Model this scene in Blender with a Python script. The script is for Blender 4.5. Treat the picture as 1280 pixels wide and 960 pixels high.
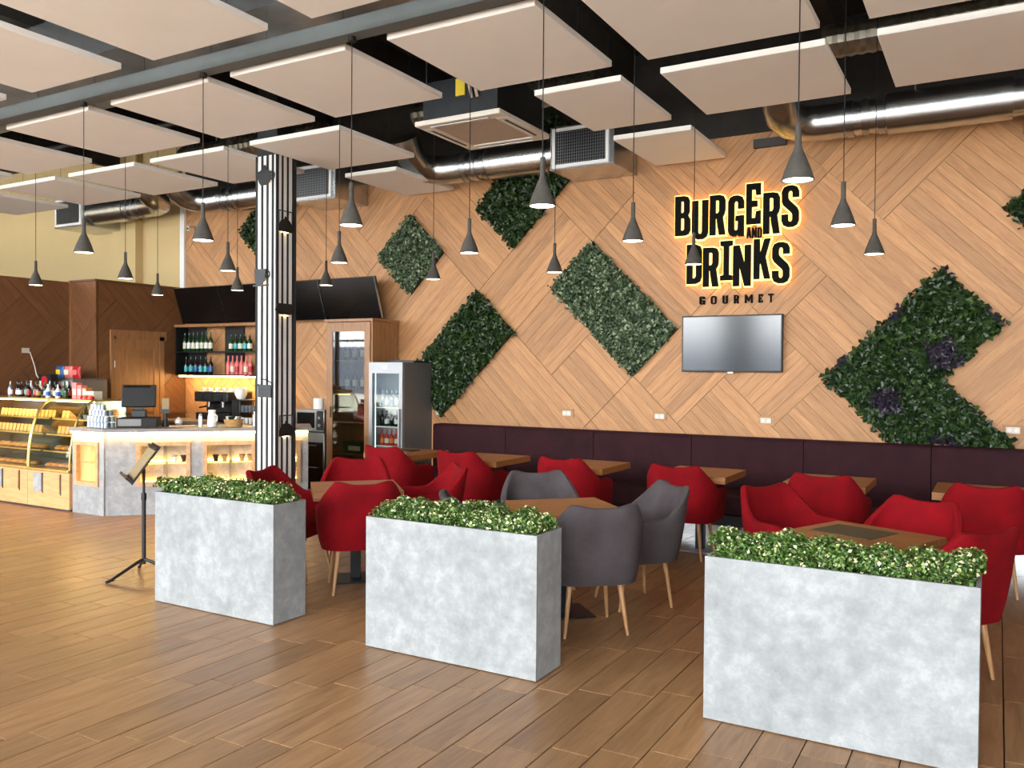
import bpy, math, random
import numpy as np
from mathutils import Vector, Matrix

random.seed(7)
RNG = np.random.default_rng(7)
for o in list(bpy.data.objects):
    bpy.data.objects.remove(o)
SC = bpy.context.scene
COL = SC.collection
PI = math.pi
R = math.radians

# ------------------------------------------------------------------ camera
YAW, PITCH, ROLL = 0.519744, -0.016122, 0.007390
FPX = 1061.3
cam_d = bpy.data.cameras.new('camera')
cam_d.sensor_fit = 'HORIZONTAL'
cam_d.sensor_width = 36.0
cam_d.lens = FPX / 1280 * 36.0
cam_d.clip_end = 200
cam = bpy.data.objects.new('camera', cam_d)
COL.objects.link(cam)
_f = Vector((-math.sin(YAW), math.cos(YAW), 0)); _r = Vector((math.cos(YAW), math.sin(YAW), 0)); _u = Vector((0, 0, 1))
_f2 = _f * math.cos(PITCH) + _u * math.sin(PITCH)
_u2 = _u * math.cos(PITCH) - _f * math.sin(PITCH)
_r3 = _r * math.cos(ROLL) + _u2 * math.sin(ROLL)
_u3 = _u2 * math.cos(ROLL) - _r * math.sin(ROLL)
m = Matrix((_r3, _u3, -_f2)).transposed().to_4x4()
m.translation = Vector((0, 0, 1.7))
cam.matrix_world = m
SC.camera = cam

# ------------------------------------------------------------------ world, daylight, exposure
W = bpy.data.worlds.new('sky')
SC.world = W
W.use_nodes = True
bg = W.node_tree.nodes['Background']
bg.inputs[0].default_value = (0.93, 0.97, 1.0, 1)
bg.inputs[1].default_value = 5.5
SC.view_settings.view_transform = 'Standard'
SC.view_settings.look = 'None'
SC.view_settings.gamma = 1.0
SC.view_settings.use_curve_mapping = False
SC.view_settings.exposure = 1.33

def area_portal(loc, rot, sx, sy):
    d = bpy.data.lights.new('window_daylight', 'AREA')
    d.shape = 'RECTANGLE'; d.size = sx; d.size_y = sy
    d.cycles.is_portal = True
    o = bpy.data.objects.new('window_daylight', d)
    o.location = loc; o.rotation_euler = rot
    COL.objects.link(o)
area_portal((-9.4, -4.05, 2.7), (-R(90), 0, 0), 32.0, 5.0)

# ------------------------------------------------------------------ materials
MATS = {}
def srgb(r, g, b):
    f = lambda c: c / 12.92 if c <= 0.04045 else ((c + 0.055) / 1.055) ** 2.4
    return (f(r / 255), f(g / 255), f(b / 255), 1)

class NT:
    def __init__(s, name):
        s.m = bpy.data.materials.new(name); s.m.use_nodes = True
        s.t = s.m.node_tree; s.n = s.t.nodes; s.b = s.n['Principled BSDF']
    def node(s, typ, **kw):
        x = s.n.new(typ)
        for k, v in kw.items():
            if k.startswith('in_'):
                x.inputs[k[3:].replace('_', ' ')].default_value = v
            else:
                setattr(x, k, v)
        return x
    def link(s, a, b): s.t.links.new(a, b)
    def coords(s, kind='Object', scale=(1, 1, 1), rand=0.0):
        tc = s.node('ShaderNodeTexCoord')
        mp = s.node('ShaderNodeMapping'); mp.inputs['Scale'].default_value = scale
        s.link(tc.outputs[kind], mp.inputs['Vector'])
        if rand:
            oi = s.node('ShaderNodeObjectInfo')
            mu = s.node('ShaderNodeMath', operation='MULTIPLY'); mu.inputs[1].default_value = rand
            s.link(oi.outputs['Random'], mu.inputs[0])
            cb = s.node('ShaderNodeCombineXYZ')
            for k in range(3): s.link(mu.outputs[0], cb.inputs[k])
            s.link(cb.outputs[0], mp.inputs['Location'])
        return mp.outputs['Vector']
    def noise(s, vec, scale, detail=4, rough=.55, dist=0.0):
        x = s.node('ShaderNodeTexNoise'); x.inputs['Scale'].default_value = scale
        x.inputs['Detail'].default_value = detail; x.inputs['Roughness'].default_value = rough
        x.inputs['Distortion'].default_value = dist
        s.link(vec, x.inputs['Vector']); return x.outputs['Fac']
    def ramp(s, fac, stops):
        x = s.node('ShaderNodeValToRGB'); cr = x.color_ramp
        while len(cr.elements) < len(stops): cr.elements.new(.5)
        for e, (p, c) in zip(cr.elements, stops): e.position = p; e.color = c
        s.link(fac, x.inputs['Fac']); return x.outputs['Color']
    def mix(s, a, b, fac, mode='MIX'):
        x = s.node('ShaderNodeMix', data_type='RGBA', blend_type=mode)
        for sock, v in ((x.inputs[0], fac), (x.inputs[6], a), (x.inputs[7], b)):
            if hasattr(v, 'is_linked'): s.link(v, sock)
            else: sock.default_value = v
        return x.outputs[2]
    def bump(s, h, strength=.2, dist=.01):
        x = s.node('ShaderNodeBump'); x.inputs['Strength'].default_value = strength; x.inputs['Distance'].default_value = dist
        s.link(h, x.inputs['Height']); s.link(x.outputs[0], s.b.inputs['Normal'])
    def out(s, name, col=None, rough=.5, metal=0.0, **kw):
        if col is not None:
            if hasattr(col, 'is_linked'): s.link(col, s.b.inputs['Base Color'])
            else: s.b.inputs['Base Color'].default_value = col
        s.b.inputs['Roughness'].default_value = rough
        s.b.inputs['Metallic'].default_value = metal
        for k, v in kw.items(): s.b.inputs[k.replace('_', ' ')].default_value = v
        MATS[name] = s.m
        return s.m

def plain(name, rgb, rough=.5, metal=0.0, var=.06, scale=8, **kw):
    t = NT(name); c = srgb(*rgb)
    v = t.noise(t.coords(), scale, 3)
    lo = tuple(x * (1 - var) for x in c[:3]) + (1,); hi = tuple(min(1, x * (1 + var)) for x in c[:3]) + (1,)
    return t.out(name, t.ramp(v, [(.3, lo), (.7, hi)]), rough, metal, **kw)

def wood(name, dark, light, rough=.45, sc=(1.2, 14, 14), rnd=.22, bump=.08):
    """grain runs along local X; each object (or the face attribute 'var') shifts the tone"""
    t = NT(name)
    vec = t.coords('Object', sc, rand=37.0)
    g1 = t.noise(vec, 2.2, 6, .62, .9)
    vec2 = t.coords('Object', (sc[0] * 2.5, sc[1] * 6, sc[2] * 6), rand=11.0)
    g2 = t.noise(vec2, 3.0, 3, .5)
    base = t.ramp(g1, [(.25, srgb(*dark)), (.72, srgb(*light))])
    fine = t.ramp(g2, [(.35, (.78, .76, .74, 1)), (.6, (1, 1, 1, 1))])
    c = t.mix(base, fine, .55, 'MULTIPLY')
    oi = t.node('ShaderNodeObjectInfo'); at = t.node('ShaderNodeAttribute', attribute_name='var')
    ad = t.node('ShaderNodeMath', operation='ADD'); t.link(oi.outputs['Random'], ad.inputs[0]); t.link(at.outputs['Fac'], ad.inputs[1])
    fr = t.node('ShaderNodeMath', operation='FRACT'); t.link(ad.outputs[0], fr.inputs[0])
    tone = t.ramp(fr.outputs[0], [(0, (1 - rnd, 1 - rnd, 1 - rnd, 1)), (1, (1 + rnd * .3,) * 3 + (1,))])
    c = t.mix(c, tone, 1.0, 'MULTIPLY')
    if bump: t.bump(g2, bump, .004)
    return t.out(name, c, rough)

def concrete(name, lo, hi, rough=.6, scale=2.6):
    t = NT(name); vec = t.coords('Object', rand=9.0)
    n0 = t.noise(vec, scale, 3, .5, .1); n1 = t.noise(vec, scale * 4.2, 10, .72, .1); n2 = t.noise(vec, scale * 16, 6, .75)
    mid = tuple((a + b) / 2 for a, b in zip(lo, hi))
    c = t.ramp(n1, [(.34, srgb(*lo)), (.5, srgb(*mid)), (.62, srgb(*hi))])
    c = t.mix(c, t.ramp(n0, [(.35, (.86, .86, .86, 1)), (.65, (1.04, 1.04, 1.04, 1))]), 1.0, 'MULTIPLY')
    sp = t.ramp(n2, [(.30, (.74, .74, .74, 1)), (.42, (1, 1, 1, 1))])
    return t.out(name, t.mix(c, sp, .5, 'MULTIPLY'), rough)

def fabric(name, dark, light, rough=.9):
    t = NT(name); vec = t.coords('Object', rand=5.0)
    n1 = t.noise(vec, 5, 5, .6); n2 = t.noise(vec, 240, 2)
    c = t.ramp(n1, [(.3, srgb(*dark)), (.7, srgb(*light))])
    t.bump(n2, .25, .002)
    t.out(name, c, rough)
    t.b.inputs['Sheen Weight'].default_value = .12
    t.b.inputs['Specular IOR Level'].default_value = .2
    t.b.inputs['Sheen Roughness'].default_value = .5
    t.b.inputs['Sheen Tint'].default_value = srgb(*light)
    return t.m

def emis(name, rgb, strength):
    t = NT(name); c = srgb(*rgb)
    t.out(name, c, .5); t.b.inputs['Emission Color'].default_value = c; t.b.inputs['Emission Strength'].default_value = strength
    return t.m

def glass(name, rgb=(255, 255, 255), alpha=.12, rough=.02):
    """thin pane: mostly clear with a mirror reflection"""
    t = NT(name)
    t.out(name, srgb(*rgb), rough)
    t.n.remove(t.b)
    tr = t.node('ShaderNodeBsdfTransparent'); tr.inputs[0].default_value = srgb(*rgb)
    gl = t.node('ShaderNodeBsdfGlossy'); gl.inputs['Roughness'].default_value = rough
    lw = t.node('ShaderNodeLayerWeight'); lw.inputs[0].default_value = .5
    pw = t.node('ShaderNodeMath', operation='POWER'); pw.inputs[1].default_value = 4.0; t.link(lw.outputs['Facing'], pw.inputs[0])
    ml = t.node('ShaderNodeMath', operation='MULTIPLY'); ml.inputs[1].default_value = .7; t.link(pw.outputs[0], ml.inputs[0])
    ad = t.node('ShaderNodeMath', operation='ADD'); ad.inputs[1].default_value = alpha; ad.use_clamp = True
    t.link(ml.outputs[0], ad.inputs[0])
    mx = t.node('ShaderNodeMixShader'); t.link(ad.outputs[0], mx.inputs[0]); t.link(tr.outputs[0], mx.inputs[1]); t.link(gl.outputs[0], mx.inputs[2])
    t.link(mx.outputs[0], t.n['Material Output'].inputs[0])
    return t.m

def leafmat(name, stops, rough=.45):
    t = NT(name); at = t.node('ShaderNodeAttribute', attribute_name='var')
    return t.out(name, t.ramp(at.outputs['Fac'], [(p, srgb(*c)) for p, c in stops]), rough)

wood('oak_wall', (170, 117, 73), (210, 157, 105), .55)
wood('oak_dark', (104, 66, 38), (132, 88, 54), .5, rnd=.12)
wood('floor_wood', (128, 92, 60), (172, 132, 92), .36, sc=(1.0, 9, 9), rnd=.2, bump=.05)
wood('table_wood', (132, 80, 38), (178, 116, 62), .42, rnd=.1)
wood('leg_wood', (176, 128, 82), (206, 160, 112), .45, sc=(14, 14, 1.2), rnd=.08)
wood('cabinet_wood', (140, 96, 58), (176, 128, 84), .45, sc=(10, 10, 1.0), rnd=.08)
wood('frame_wood', (190, 140, 92), (224, 178, 128), .45, sc=(6, 6, 6), rnd=.05)
wood('case_wood', (210, 146, 90), (230, 172, 116), .4, sc=(1, 8, 8), rnd=.05)
concrete('planter_concrete', (132, 135, 136), (159, 161, 161))
concrete('counter_concrete', (140, 140, 140), (170, 170, 170))
concrete('lamp_concrete', (66, 62, 56), (80, 76, 70), .85, 6)
fabric('red_fabric', (104, 1, 9), (134, 3, 16))
fabric('grey_fabric', (66, 59, 61), (82, 75, 76))
fabric('plum_fabric', (40, 16, 21), (54, 23, 29), .8)
plain('panel_white', (250, 246, 241), .9, var=.02, scale=2)
plain('ceiling_dark', (46, 42, 38), .9, var=.2)
plain('beam_grey', (92, 98, 98), .55, var=.05)
plain('cream', (208, 182, 132), .9, var=.03, scale=1.5)
plain('plaster', (120, 112, 104), .9, var=.03, scale=1.5)
plain('white', (238, 238, 236), .5, var=.02)
plain('offwhite', (226, 218, 206), .5, var=.02)
plain('black', (22, 22, 23), .45, var=.1)
plain('letter_black', (10, 10, 9), .7, var=.05, Specular_IOR_Level=.1)
plain('blacksoft', (34, 33, 33), .75, var=.1)
plain('tv_black', (8, 8, 9), .18, var=.02)
plain('dark_steel', (46, 48, 50), .4, .6, var=.1)
plain('stainless', (178, 180, 182), .28, 1.0, var=.05)
plain('galvanised', (200, 202, 202), .27, 1.0, var=.12, scale=5)
plain('flexduct', (150, 140, 122), .35, .9, var=.2, scale=12)
plain('chrome', (225, 228, 230), .1, 1.0, var=.02)
plain('brass', (196, 164, 92), .3, .9, var=.05)
plain('fridge_grey', (120, 116, 114), .45, .35, var=.03)
plain('fridge_silver', (150, 152, 154), .4, .5, var=.03)
plain('countertop', (134, 126, 120), .4, var=.08)
plain('soil', (40, 34, 26), .95, var=.3, scale=40)
plain('grille_dark', (56, 54, 52), .6, var=.05)
plain('grille_beige', (186, 168, 150), .7, var=.03)
plain('outlet_white', (206, 198, 182), .4, var=.02)
plain('yellow_tag', (226, 196, 40), .5, var=.04)
plain('cable', (8, 7, 6), .6, var=.05)
plain('paper', (150, 130, 96), .8, var=.08, scale=20)
plain('bread', (222, 172, 98), .7, var=.2, scale=30)
plain('bread2', (190, 128, 66), .7, var=.25, scale=30)
plain('clearplastic', (150, 160, 172), .12, .5, var=.1)
plain('pink', (226, 120, 116), .35, var=.1)
plain('red', (190, 30, 34), .4, var=.08)
plain('blue', (36, 92, 168), .35, var=.1)
plain('teal', (60, 170, 178), .3, var=.1)
plain('green_bottle', (26, 62, 30), .12, var=.1)
plain('brown_bottle', (60, 34, 16), .12, var=.1)
plain('darkwine', (26, 18, 18), .12, var=.1)
plain('label_cream', (230, 224, 200), .6, var=.05)
plain('wicker', (186, 146, 90), .8, var=.25, scale=60)
plain('orange', (226, 120, 40), .4, var=.1)
plain('ceramic', (240, 238, 232), .2, var=.02)
plain('reflection_block_grey', (112, 122, 136), .8, var=.2, scale=.4)  # tone of the added block that the television reflects
plain('ground', (222, 218, 208), .9, var=.1, scale=1)
plain('mat_dark', (74, 64, 42), .6, var=.45, scale=60)
plain('tray_dark', (44, 40, 38), .5, var=.1)
emis('lamp_glow', (255, 240, 214), 6)
emis('led', (255, 210, 130), 34)
emis('led_niche', (255, 190, 88), 14)
emis('halo', (255, 212, 108), 1.25)
emis('fridge_glow', (240, 250, 255), .7)
emis('led_soft', (255, 206, 120), 7)
emis('column_strip', (255, 250, 240), .55)
glass('pane', (236, 242, 240), .05)
glass('case_glass', (244, 246, 240), .03)
glass('cab_glass', (214, 212, 206), .07)
plain('tv_screen', (26, 28, 32), .13, var=.02, Specular_IOR_Level=1.0)
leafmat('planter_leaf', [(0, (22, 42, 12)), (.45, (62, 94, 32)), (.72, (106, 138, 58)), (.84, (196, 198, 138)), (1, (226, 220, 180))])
leafmat('wall_leaf_dark', [(0, (15, 28, 11)), (.55, (38, 62, 26)), (.85, (68, 94, 42)), (.93, (52, 44, 56)), (1, (44, 36, 50))], .35)
leafmat('wall_leaf_grey', [(0, (24, 40, 24)), (.5, (56, 78, 48)), (.8, (100, 118, 84)), (1, (158, 168, 138))], .5)

# ------------------------------------------------------------------ mesh helpers
class MB:
    def __init__(s): s.v = []; s.f = []
    def add(s, vs, fs):
        k = len(s.v); s.v += [tuple(v) for v in vs]; s.f += [tuple(i + k for i in f) for f in fs]; return s
    def box(s, x0, x1, y0, y1, z0, z1, M=None):
        vs = [(x, y, z) for z in (z0, z1) for y in (y0, y1) for x in (x0, x1)]
        if M is not None: vs = [M @ Vector(v) for v in vs]
        return s.add(vs, [(0, 2, 3, 1), (4, 5, 7, 6), (0, 1, 5, 4), (2, 6, 7, 3), (0, 4, 6, 2), (1, 3, 7, 5)])
    def prism(s, pts, z0, z1, M=None):
        n = len(pts)
        vs = [(x, y, z0) for x, y in pts] + [(x, y, z1) for x, y in pts]
        if M is not None: vs = [M @ Vector(v) for v in vs]
        return s.add(vs, [tuple(range(n))[::-1], tuple(range(n, 2 * n))] + [(i, (i + 1) % n, n + (i + 1) % n, n + i) for i in range(n)])
    def lathe(s, prof, n=16, c=(0, 0, 0), M=None, cap=True):
        vs = []; k = len(prof)
        for r_, z in prof:
            for i in range(n):
                a = 2 * PI * i / n
                vs.append(Vector((c[0] + r_ * math.cos(a), c[1] + r_ * math.sin(a), c[2] + z)))
        if M is not None: vs = [M @ v for v in vs]
        fs = [(j * n + i, j * n + (i + 1) % n, (j + 1) * n + (i + 1) % n, (j + 1) * n + i) for j in range(k - 1) for i in range(n)]
        if cap: fs += [tuple(range(n))[::-1], tuple((k - 1) * n + i for i in range(n))]
        return s.add(vs, fs)
    def tube(s, pts, r, n=10, cap=True):
        pts = [Vector(p) for p in pts]
        rs = r if isinstance(r, (list, tuple)) else [r] * len(pts)
        vs = []; up = None
        for i, p in enumerate(pts):
            d = (pts[min(i + 1, len(pts) - 1)] - pts[max(i - 1, 0)]).normalized()
            if up is None:
                up = Vector((0, 0, 1)) if abs(d.z) < .9 else Vector((1, 0, 0))
            a = d.cross(up).normalized(); b = a.cross(d).normalized(); up = b
            for k in range(n):
                t = 2 * PI * k / n
                vs.append(p + a * (rs[i] * math.cos(t)) + b * (rs[i] * math.sin(t)))
        fs = [(j * n + i, (j + 1) * n + i, (j + 1) * n + (i + 1) % n, j * n + (i + 1) % n) for j in range(len(pts) - 1) for i in range(n)]
        if cap: fs += [tuple(range(n)), tuple((len(pts) - 1) * n + i for i in range(n))[::-1]]
        return s.add(vs, fs)
    def grid(s, rows, close=False):
        nr, nc = len(rows), len(rows[0])
        vs = [p for row in rows for p in row]
        fs = [(j * nc + i, j * nc + i + 1, (j + 1) * nc + i + 1, (j + 1) * nc + i) for j in range(nr - 1) for i in range(nc - 1)]
        if close: fs += [((nr - 1) * nc + i, (nr - 1) * nc + i + 1, i + 1, i) for i in range(nc - 1)]
        return s.add(vs, fs)
    def mesh(s, name, mat, smooth=True, angle=35):
        me = bpy.data.meshes.new(name)
        me.from_pydata(s.v, [], s.f); me.update()
        if mat: me.materials.append(MATS[mat] if isinstance(mat, str) else mat)
        if smooth:
            me.polygons.foreach_set('use_smooth', [True] * len(me.polygons))
            me.set_sharp_from_angle(angle=R(angle))
        return me
    def build(s, name, mat, parent=None, loc=(0, 0, 0), bevel=0, smooth=True, rot=None):
        o = bpy.data.objects.new(name, s.mesh(name, mat, smooth)); COL.objects.link(o)
        o.location = loc
        if rot: o.rotation_euler = rot
        if parent: o.parent = parent
        if bevel:
            b = o.modifiers.new('bevel', 'BEVEL'); b.width = bevel; b.segments = 2; b.limit_method = 'ANGLE'
        return o

def box(x0, x1, y0, y1, z0, z1): return MB().box(x0, x1, y0, y1, z0, z1)
def link_mesh(name, me, parent=None, loc=(0, 0, 0), rot=(0, 0, 0)):
    o = bpy.data.objects.new(name, me); COL.objects.link(o); o.location = loc; o.rotation_euler = rot
    if parent: o.parent = parent
    return o
def tag(o, label, cat, group=None):
    o['label'] = label; o['category'] = cat
    if group: o['group'] = group
    return o
def thing(name, label, cat, loc=(0, 0, 0), rz=0, group=None):
    o = bpy.data.objects.new(name, None); COL.objects.link(o)
    o.empty_display_size = .1
    o.location = loc; o.rotation_euler = (0, 0, rz)
    return tag(o, label, cat, group)
def struct(o, label=None):
    o['kind'] = 'structure'
    if label: o['label'] = label
    return o
def dup(root, loc, rz=None, label=None, group=None):
    r = root.copy(); COL.objects.link(r); r.location = loc
    if rz is not None: r.rotation_euler = (0, 0, rz)
    if label: r['label'] = label
    if group: r['group'] = group
    for ch in list(root.children):
        c = ch.copy(); COL.objects.link(c); c.parent = r
        for g in list(ch.children):
            d = g.copy(); COL.objects.link(d); d.parent = c
    return r
ORD = ['first', 'second', 'third', 'fourth', 'fifth', 'sixth', 'seventh', 'eighth', 'ninth', 'tenth', 'eleventh', 'twelfth', 'thirteenth', 'fourteenth', 'fifteenth', 'sixteenth']

# ================================================================== ROOM SHELL
YW = 9.30            # back wall face
HC = 5.35            # ceiling height
XL, XR, YF = -26.0, 7.0, -4.0

floor = struct(box(XL - .2, XR + .2, YF - .2, YW + .2, -.2, -.012).build('floor', 'blacksoft'), 'brown wood-look tile floor')
# wood-look tiles 0.2 x 0.8 m, running towards the back wall, joints stepping by an eighth
TW, TL = .1976, .8
tiles = []
k0 = int((XL + 1.73) / TW) - 1; k1 = int((XR + 1.73) / TW) + 1
camf = (-math.sin(YAW), math.cos(YAW))
for k in range(k0, k1):
    x = -1.73 + TW * k
    y = 3.395 + .1 * k
    y -= math.floor((y - YF) / TL + 1) * TL
    while y < YW:
        y0, y1 = max(y, YF), min(y + TL, YW)
        if y1 - y0 > .05 and x > XL and x + TW < XR:
            xc, yc = x + TW / 2, (y0 + y1) / 2
            dep = xc * camf[0] + yc * camf[1]
            lat = xc * math.cos(YAW) + yc * math.sin(YAW)
            vis = dep > 1.5 and abs(lat / max(dep, .01)) < .66 and 1.7 / max(dep, .01) * FPX < 560
            hid = (4.06 < yc < 4.36 and (-5.3 < xc < -4.12 or -3.35 < xc < -2.16 or -1.23 < xc < -.05)) or (yc > 8.65 and xc > -7.9) or (xc < -8.9 and yc > 6.2)
            tiles.append((dep if vis and not hid else 1e6 + dep, x, y0, y1))
        y += TL
tiles.sort()
tile_me = {}
def tile_mesh(L, W_, nm, mat, z0=-.012, z1=0.0, g=.0028):
    key = (round(L, 3), nm)
    if key not in tile_me:
        b = MB(); c = .0015
        x0, x1, y0, y1 = g, L - g, g, W_ - g
        vs = [(x0, y0, z0), (x1, y0, z0), (x1, y1, z0), (x0, y1, z0), (x0, y0, z1 - c), (x1, y0, z1 - c), (x1, y1, z1 - c), (x0, y1, z1 - c),
              (x0 + c, y0 + c, z1), (x1 - c, y0 + c, z1), (x1 - c, y1 - c, z1), (x0 + c, y1 - c, z1)]
        fs = [(0, 3, 2, 1)] + [(i, (i + 1) % 4, 4 + (i + 1) % 4, 4 + i) for i in range(4)] + [(4 + i, 4 + (i + 1) % 4, 8 + (i + 1) % 4, 8 + i) for i in range(4)] + [(8, 9, 10, 11)]
        b.add(vs, fs); tile_me[key] = b.mesh(nm, mat, smooth=False)
    return tile_me[key]
for d_, x, y0, y1 in tiles[:300]:
    o = link_mesh('floor_plank', tile_mesh(y1 - y0, TW, 'floor_plank', 'floor_wood'), floor, (x + TW, y0, 0), (0, 0, R(90)))
b = MB(); var = []
for d_, x, y0, y1 in tiles[300:]:
    g = .0028
    X0, X1, Y0, Y1 = y0 + g, y1 - g, -(x + TW) + g, -x - g     # local frame turned 90 degrees
    b.add([(X0, Y0, -.012), (X1, Y0, -.012), (X1, Y1, -.012), (X0, Y1, -.012), (X0, Y0, 0), (X1, Y0, 0), (X1, Y1, 0), (X0, Y1, 0)],
          [(4, 5, 6, 7), (0, 1, 5, 4), (1, 2, 6, 5), (2, 3, 7, 6), (3, 0, 4, 7)])
    var += [random.random()] * 5
o = b.build('floor_plank_field', 'floor_wood', floor, rot=(0, 0, R(90)), smooth=False)
o['kind'] = 'stuff'
at = o.data.attributes.new('var', 'FLOAT', 'FACE'); at.data.foreach_set('value', var)

struct(box(XL - .2, XR + .2, YF - .2, YW + .2, HC, HC + .2).build('ceiling', 'ceiling_dark'), 'dark exposed ceiling')
wall_back = struct(box(XL - .2, XR + .2, YW + .022, YW + .25, 0, HC).build('wall_back', 'cream'), 'back wall, oak planks with a cream left end')
struct(box(XL - .2, XL, YF, YW + .02, 0, HC).build('wall_left', 'cream'))
struct(box(XR, XR + .2, YF, YW + .02, 0, HC).build('wall_right', 'plaster'))
# window wall behind the camera
b = MB()
b.box(XL, XR, YF - .2, YF, 0, .2); b.box(XL, XR, YF - .2, YF, 5.2, HC)
b.box(XL, -25.4, YF - .2, YF, .2, 5.2); b.box(6.6, XR, YF - .2, YF, .2, 5.2)
struct(b.build('wall_front', 'plaster'))
for i in range(10):
    x0 = -25.4 + 3.2 * i
    b = MB(); x1 = x0 + 3.2
    b.box(x0, x0 + .06, YF - .16, YF - .06, .2, 5.2); b.box(x1 - .06, x1, YF - .16, YF - .06, .2, 5.2)
    b.box(x0 + .06, x1 - .06, YF - .16, YF - .06, .2, .26); b.box(x0 + .06, x1 - .06, YF - .16, YF - .06, 5.14, 5.2); b.box(x0 + .06, x1 - .06, YF - .16, YF - .06, 2.6, 2.66)
    struct(b.build('window_%d' % (i + 1), 'dark_steel'))
struct(box(-60, 60, -60, YF - .21, -.2, -.05).build('ground_outside', 'ground'))
struct(box(-6.3, -5.55, YF - .25, YF + .35, 0, HC).build('added_reflection_pillar', 'ceiling_dark'))  # unseen pillar, added to put a dark patch in the television's reflection
struct(box(-60, 40, -36, -30, -.05, 3.3).build('added_reflection_block', 'reflection_block_grey'), 'added grey-blue block out of view, greying the television reflection')  # unseen block, added to grey the lower part of the television's reflection

# ---- oak planks of the back wall: 45 degree blocks on a 0.755 m lattice
A = .755; POFF = .08; NPL = 7
S2 = math.sqrt(.5)
def clip(poly, a, b_, c):
    out = []
    for i in range(len(poly)):
        P, Q = poly[i], poly[(i + 1) % len(poly)]
        dp = a * P[0] + b_ * P[1] - c; dq = a * Q[0] + b_ * Q[1] - c
        if dp <= 0: out.append(P)
        if dp * dq < 0:
            t = dp / (dp - dq); out.append((P[0] + t * (Q[0] - P[0]), P[1] + t * (Q[1] - P[1])))
    return out
blocks = [('H', -3, -1, 7, 8), ('H', -3, -1, 6, 7), ('V', -3, -2, 8, 10), ('V', -2, -1, 9, 11), ('H', -2, 0, 8, 9), ('V', -1, 0, 7, 8), ('V', -1, 0, 5, 7), ('V', 0, 1, 6, 8),
          ('V', -3, -2, 5, 6), ('V', -3, -2, 3, 5), ('V', -4, -3, 5, 7), ('V', -4, -3, 4, 5), ('V', -5, -4, 5, 7), ('H', -5, -3, 7, 8), ('H', -5, -3, 8, 9), ('H', -6, -4, 9, 10), ('H', -4, -3, 9, 10),
          ('V', -5, -4, 10, 12), ('H', -4, -2, 10, 11), ('H', -4, -2, 11, 12), ('V', -6, -5, 11, 13), ('H', -6, -5, 10, 11), ('V', -7, -6, 8, 10), ('V', -8, -7, 8, 10), ('H', -8, -6, 10, 11),
          ('H', -2, 0, 4, 5), ('V', -2, -1, 2, 4), ('H', -1, 0, 3, 4), ('V', -1, 0, 1, 3), ('H', 0, 2, 5, 6), ('H', 0, 1, 4, 5), ('H', 1, 3, 6, 7), ('H', 2, 4, 5, 6), ('H', 2, 4, 4, 5),
          ('V', 1, 2, 3, 5), ('V', 0, 1, 3, 4), ('H', 0, 2, 2, 3), ('V', 0, 1, 0, 2), ('V', 2, 3, 2, 4), ('V', 3, 4, 2, 4), ('H', 1, 3, 1, 2), ('H', 1, 3, 0, 1), ('H', -2, -1, 5, 6)]
cov = {(i, j) for _, i0, i1, j0, j1 in blocks for i in range(i0, i1) for j in range(j0, j1)}
for i in range(-14, 8):
    for j in range(-5, 18):
        if (i, j) in cov: continue
        k = (i + j) % 4
        if k == 2 and (i + 1, j) not in cov: blocks.append(('H', i, i + 2, j, j + 1)); cov |= {(i, j), (i + 1, j)}
        elif k == 0 and (i, j + 1) not in cov: blocks.append(('V', i, i + 1, j, j + 2)); cov |= {(i, j), (i, j + 1)}
        else: blocks.append(('H' if k in (2, 3) else 'V', i, i + 1, j, j + 1)); cov.add((i, j))
def plank_poly(poly_xz, ang, parent, mat, y0, y1, facing='-Y', off=0):
    """poly in wall coordinates (x,z); object local X along the grain"""
    cx = sum(p[0] for p in poly_xz) / len(poly_xz); cz = sum(p[1] for p in poly_xz) / len(poly_xz)
    ca, sa = math.cos(ang), math.sin(ang)
    loc = [((x - cx) * ca + (z - cz) * sa, -(x - cx) * sa + (z - cz) * ca) for x, z in poly_xz]
    # local plane (u, v); local z points out of the wall
    me = MB().prism(loc, 0, y1 - y0).mesh('plank', mat, smooth=False)
    o = link_mesh('plank', me, parent)
    if facing == '-Y': ex, ey, ez = Vector((ca, 0, sa)), Vector((-sa, 0, ca)), Vector((0, -1, 0)); org = Vector((cx, y1, cz))
    else: ex, ey, ez = Vector((0, ca, sa)), Vector((0, -sa, ca)), Vector((1, 0, 0)); org = Vector((off, cx, cz))
    M = Matrix((ex, ey, ez)).transposed().to_4x4(); M.translation = org
    o.matrix_world = M
    return o
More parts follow.
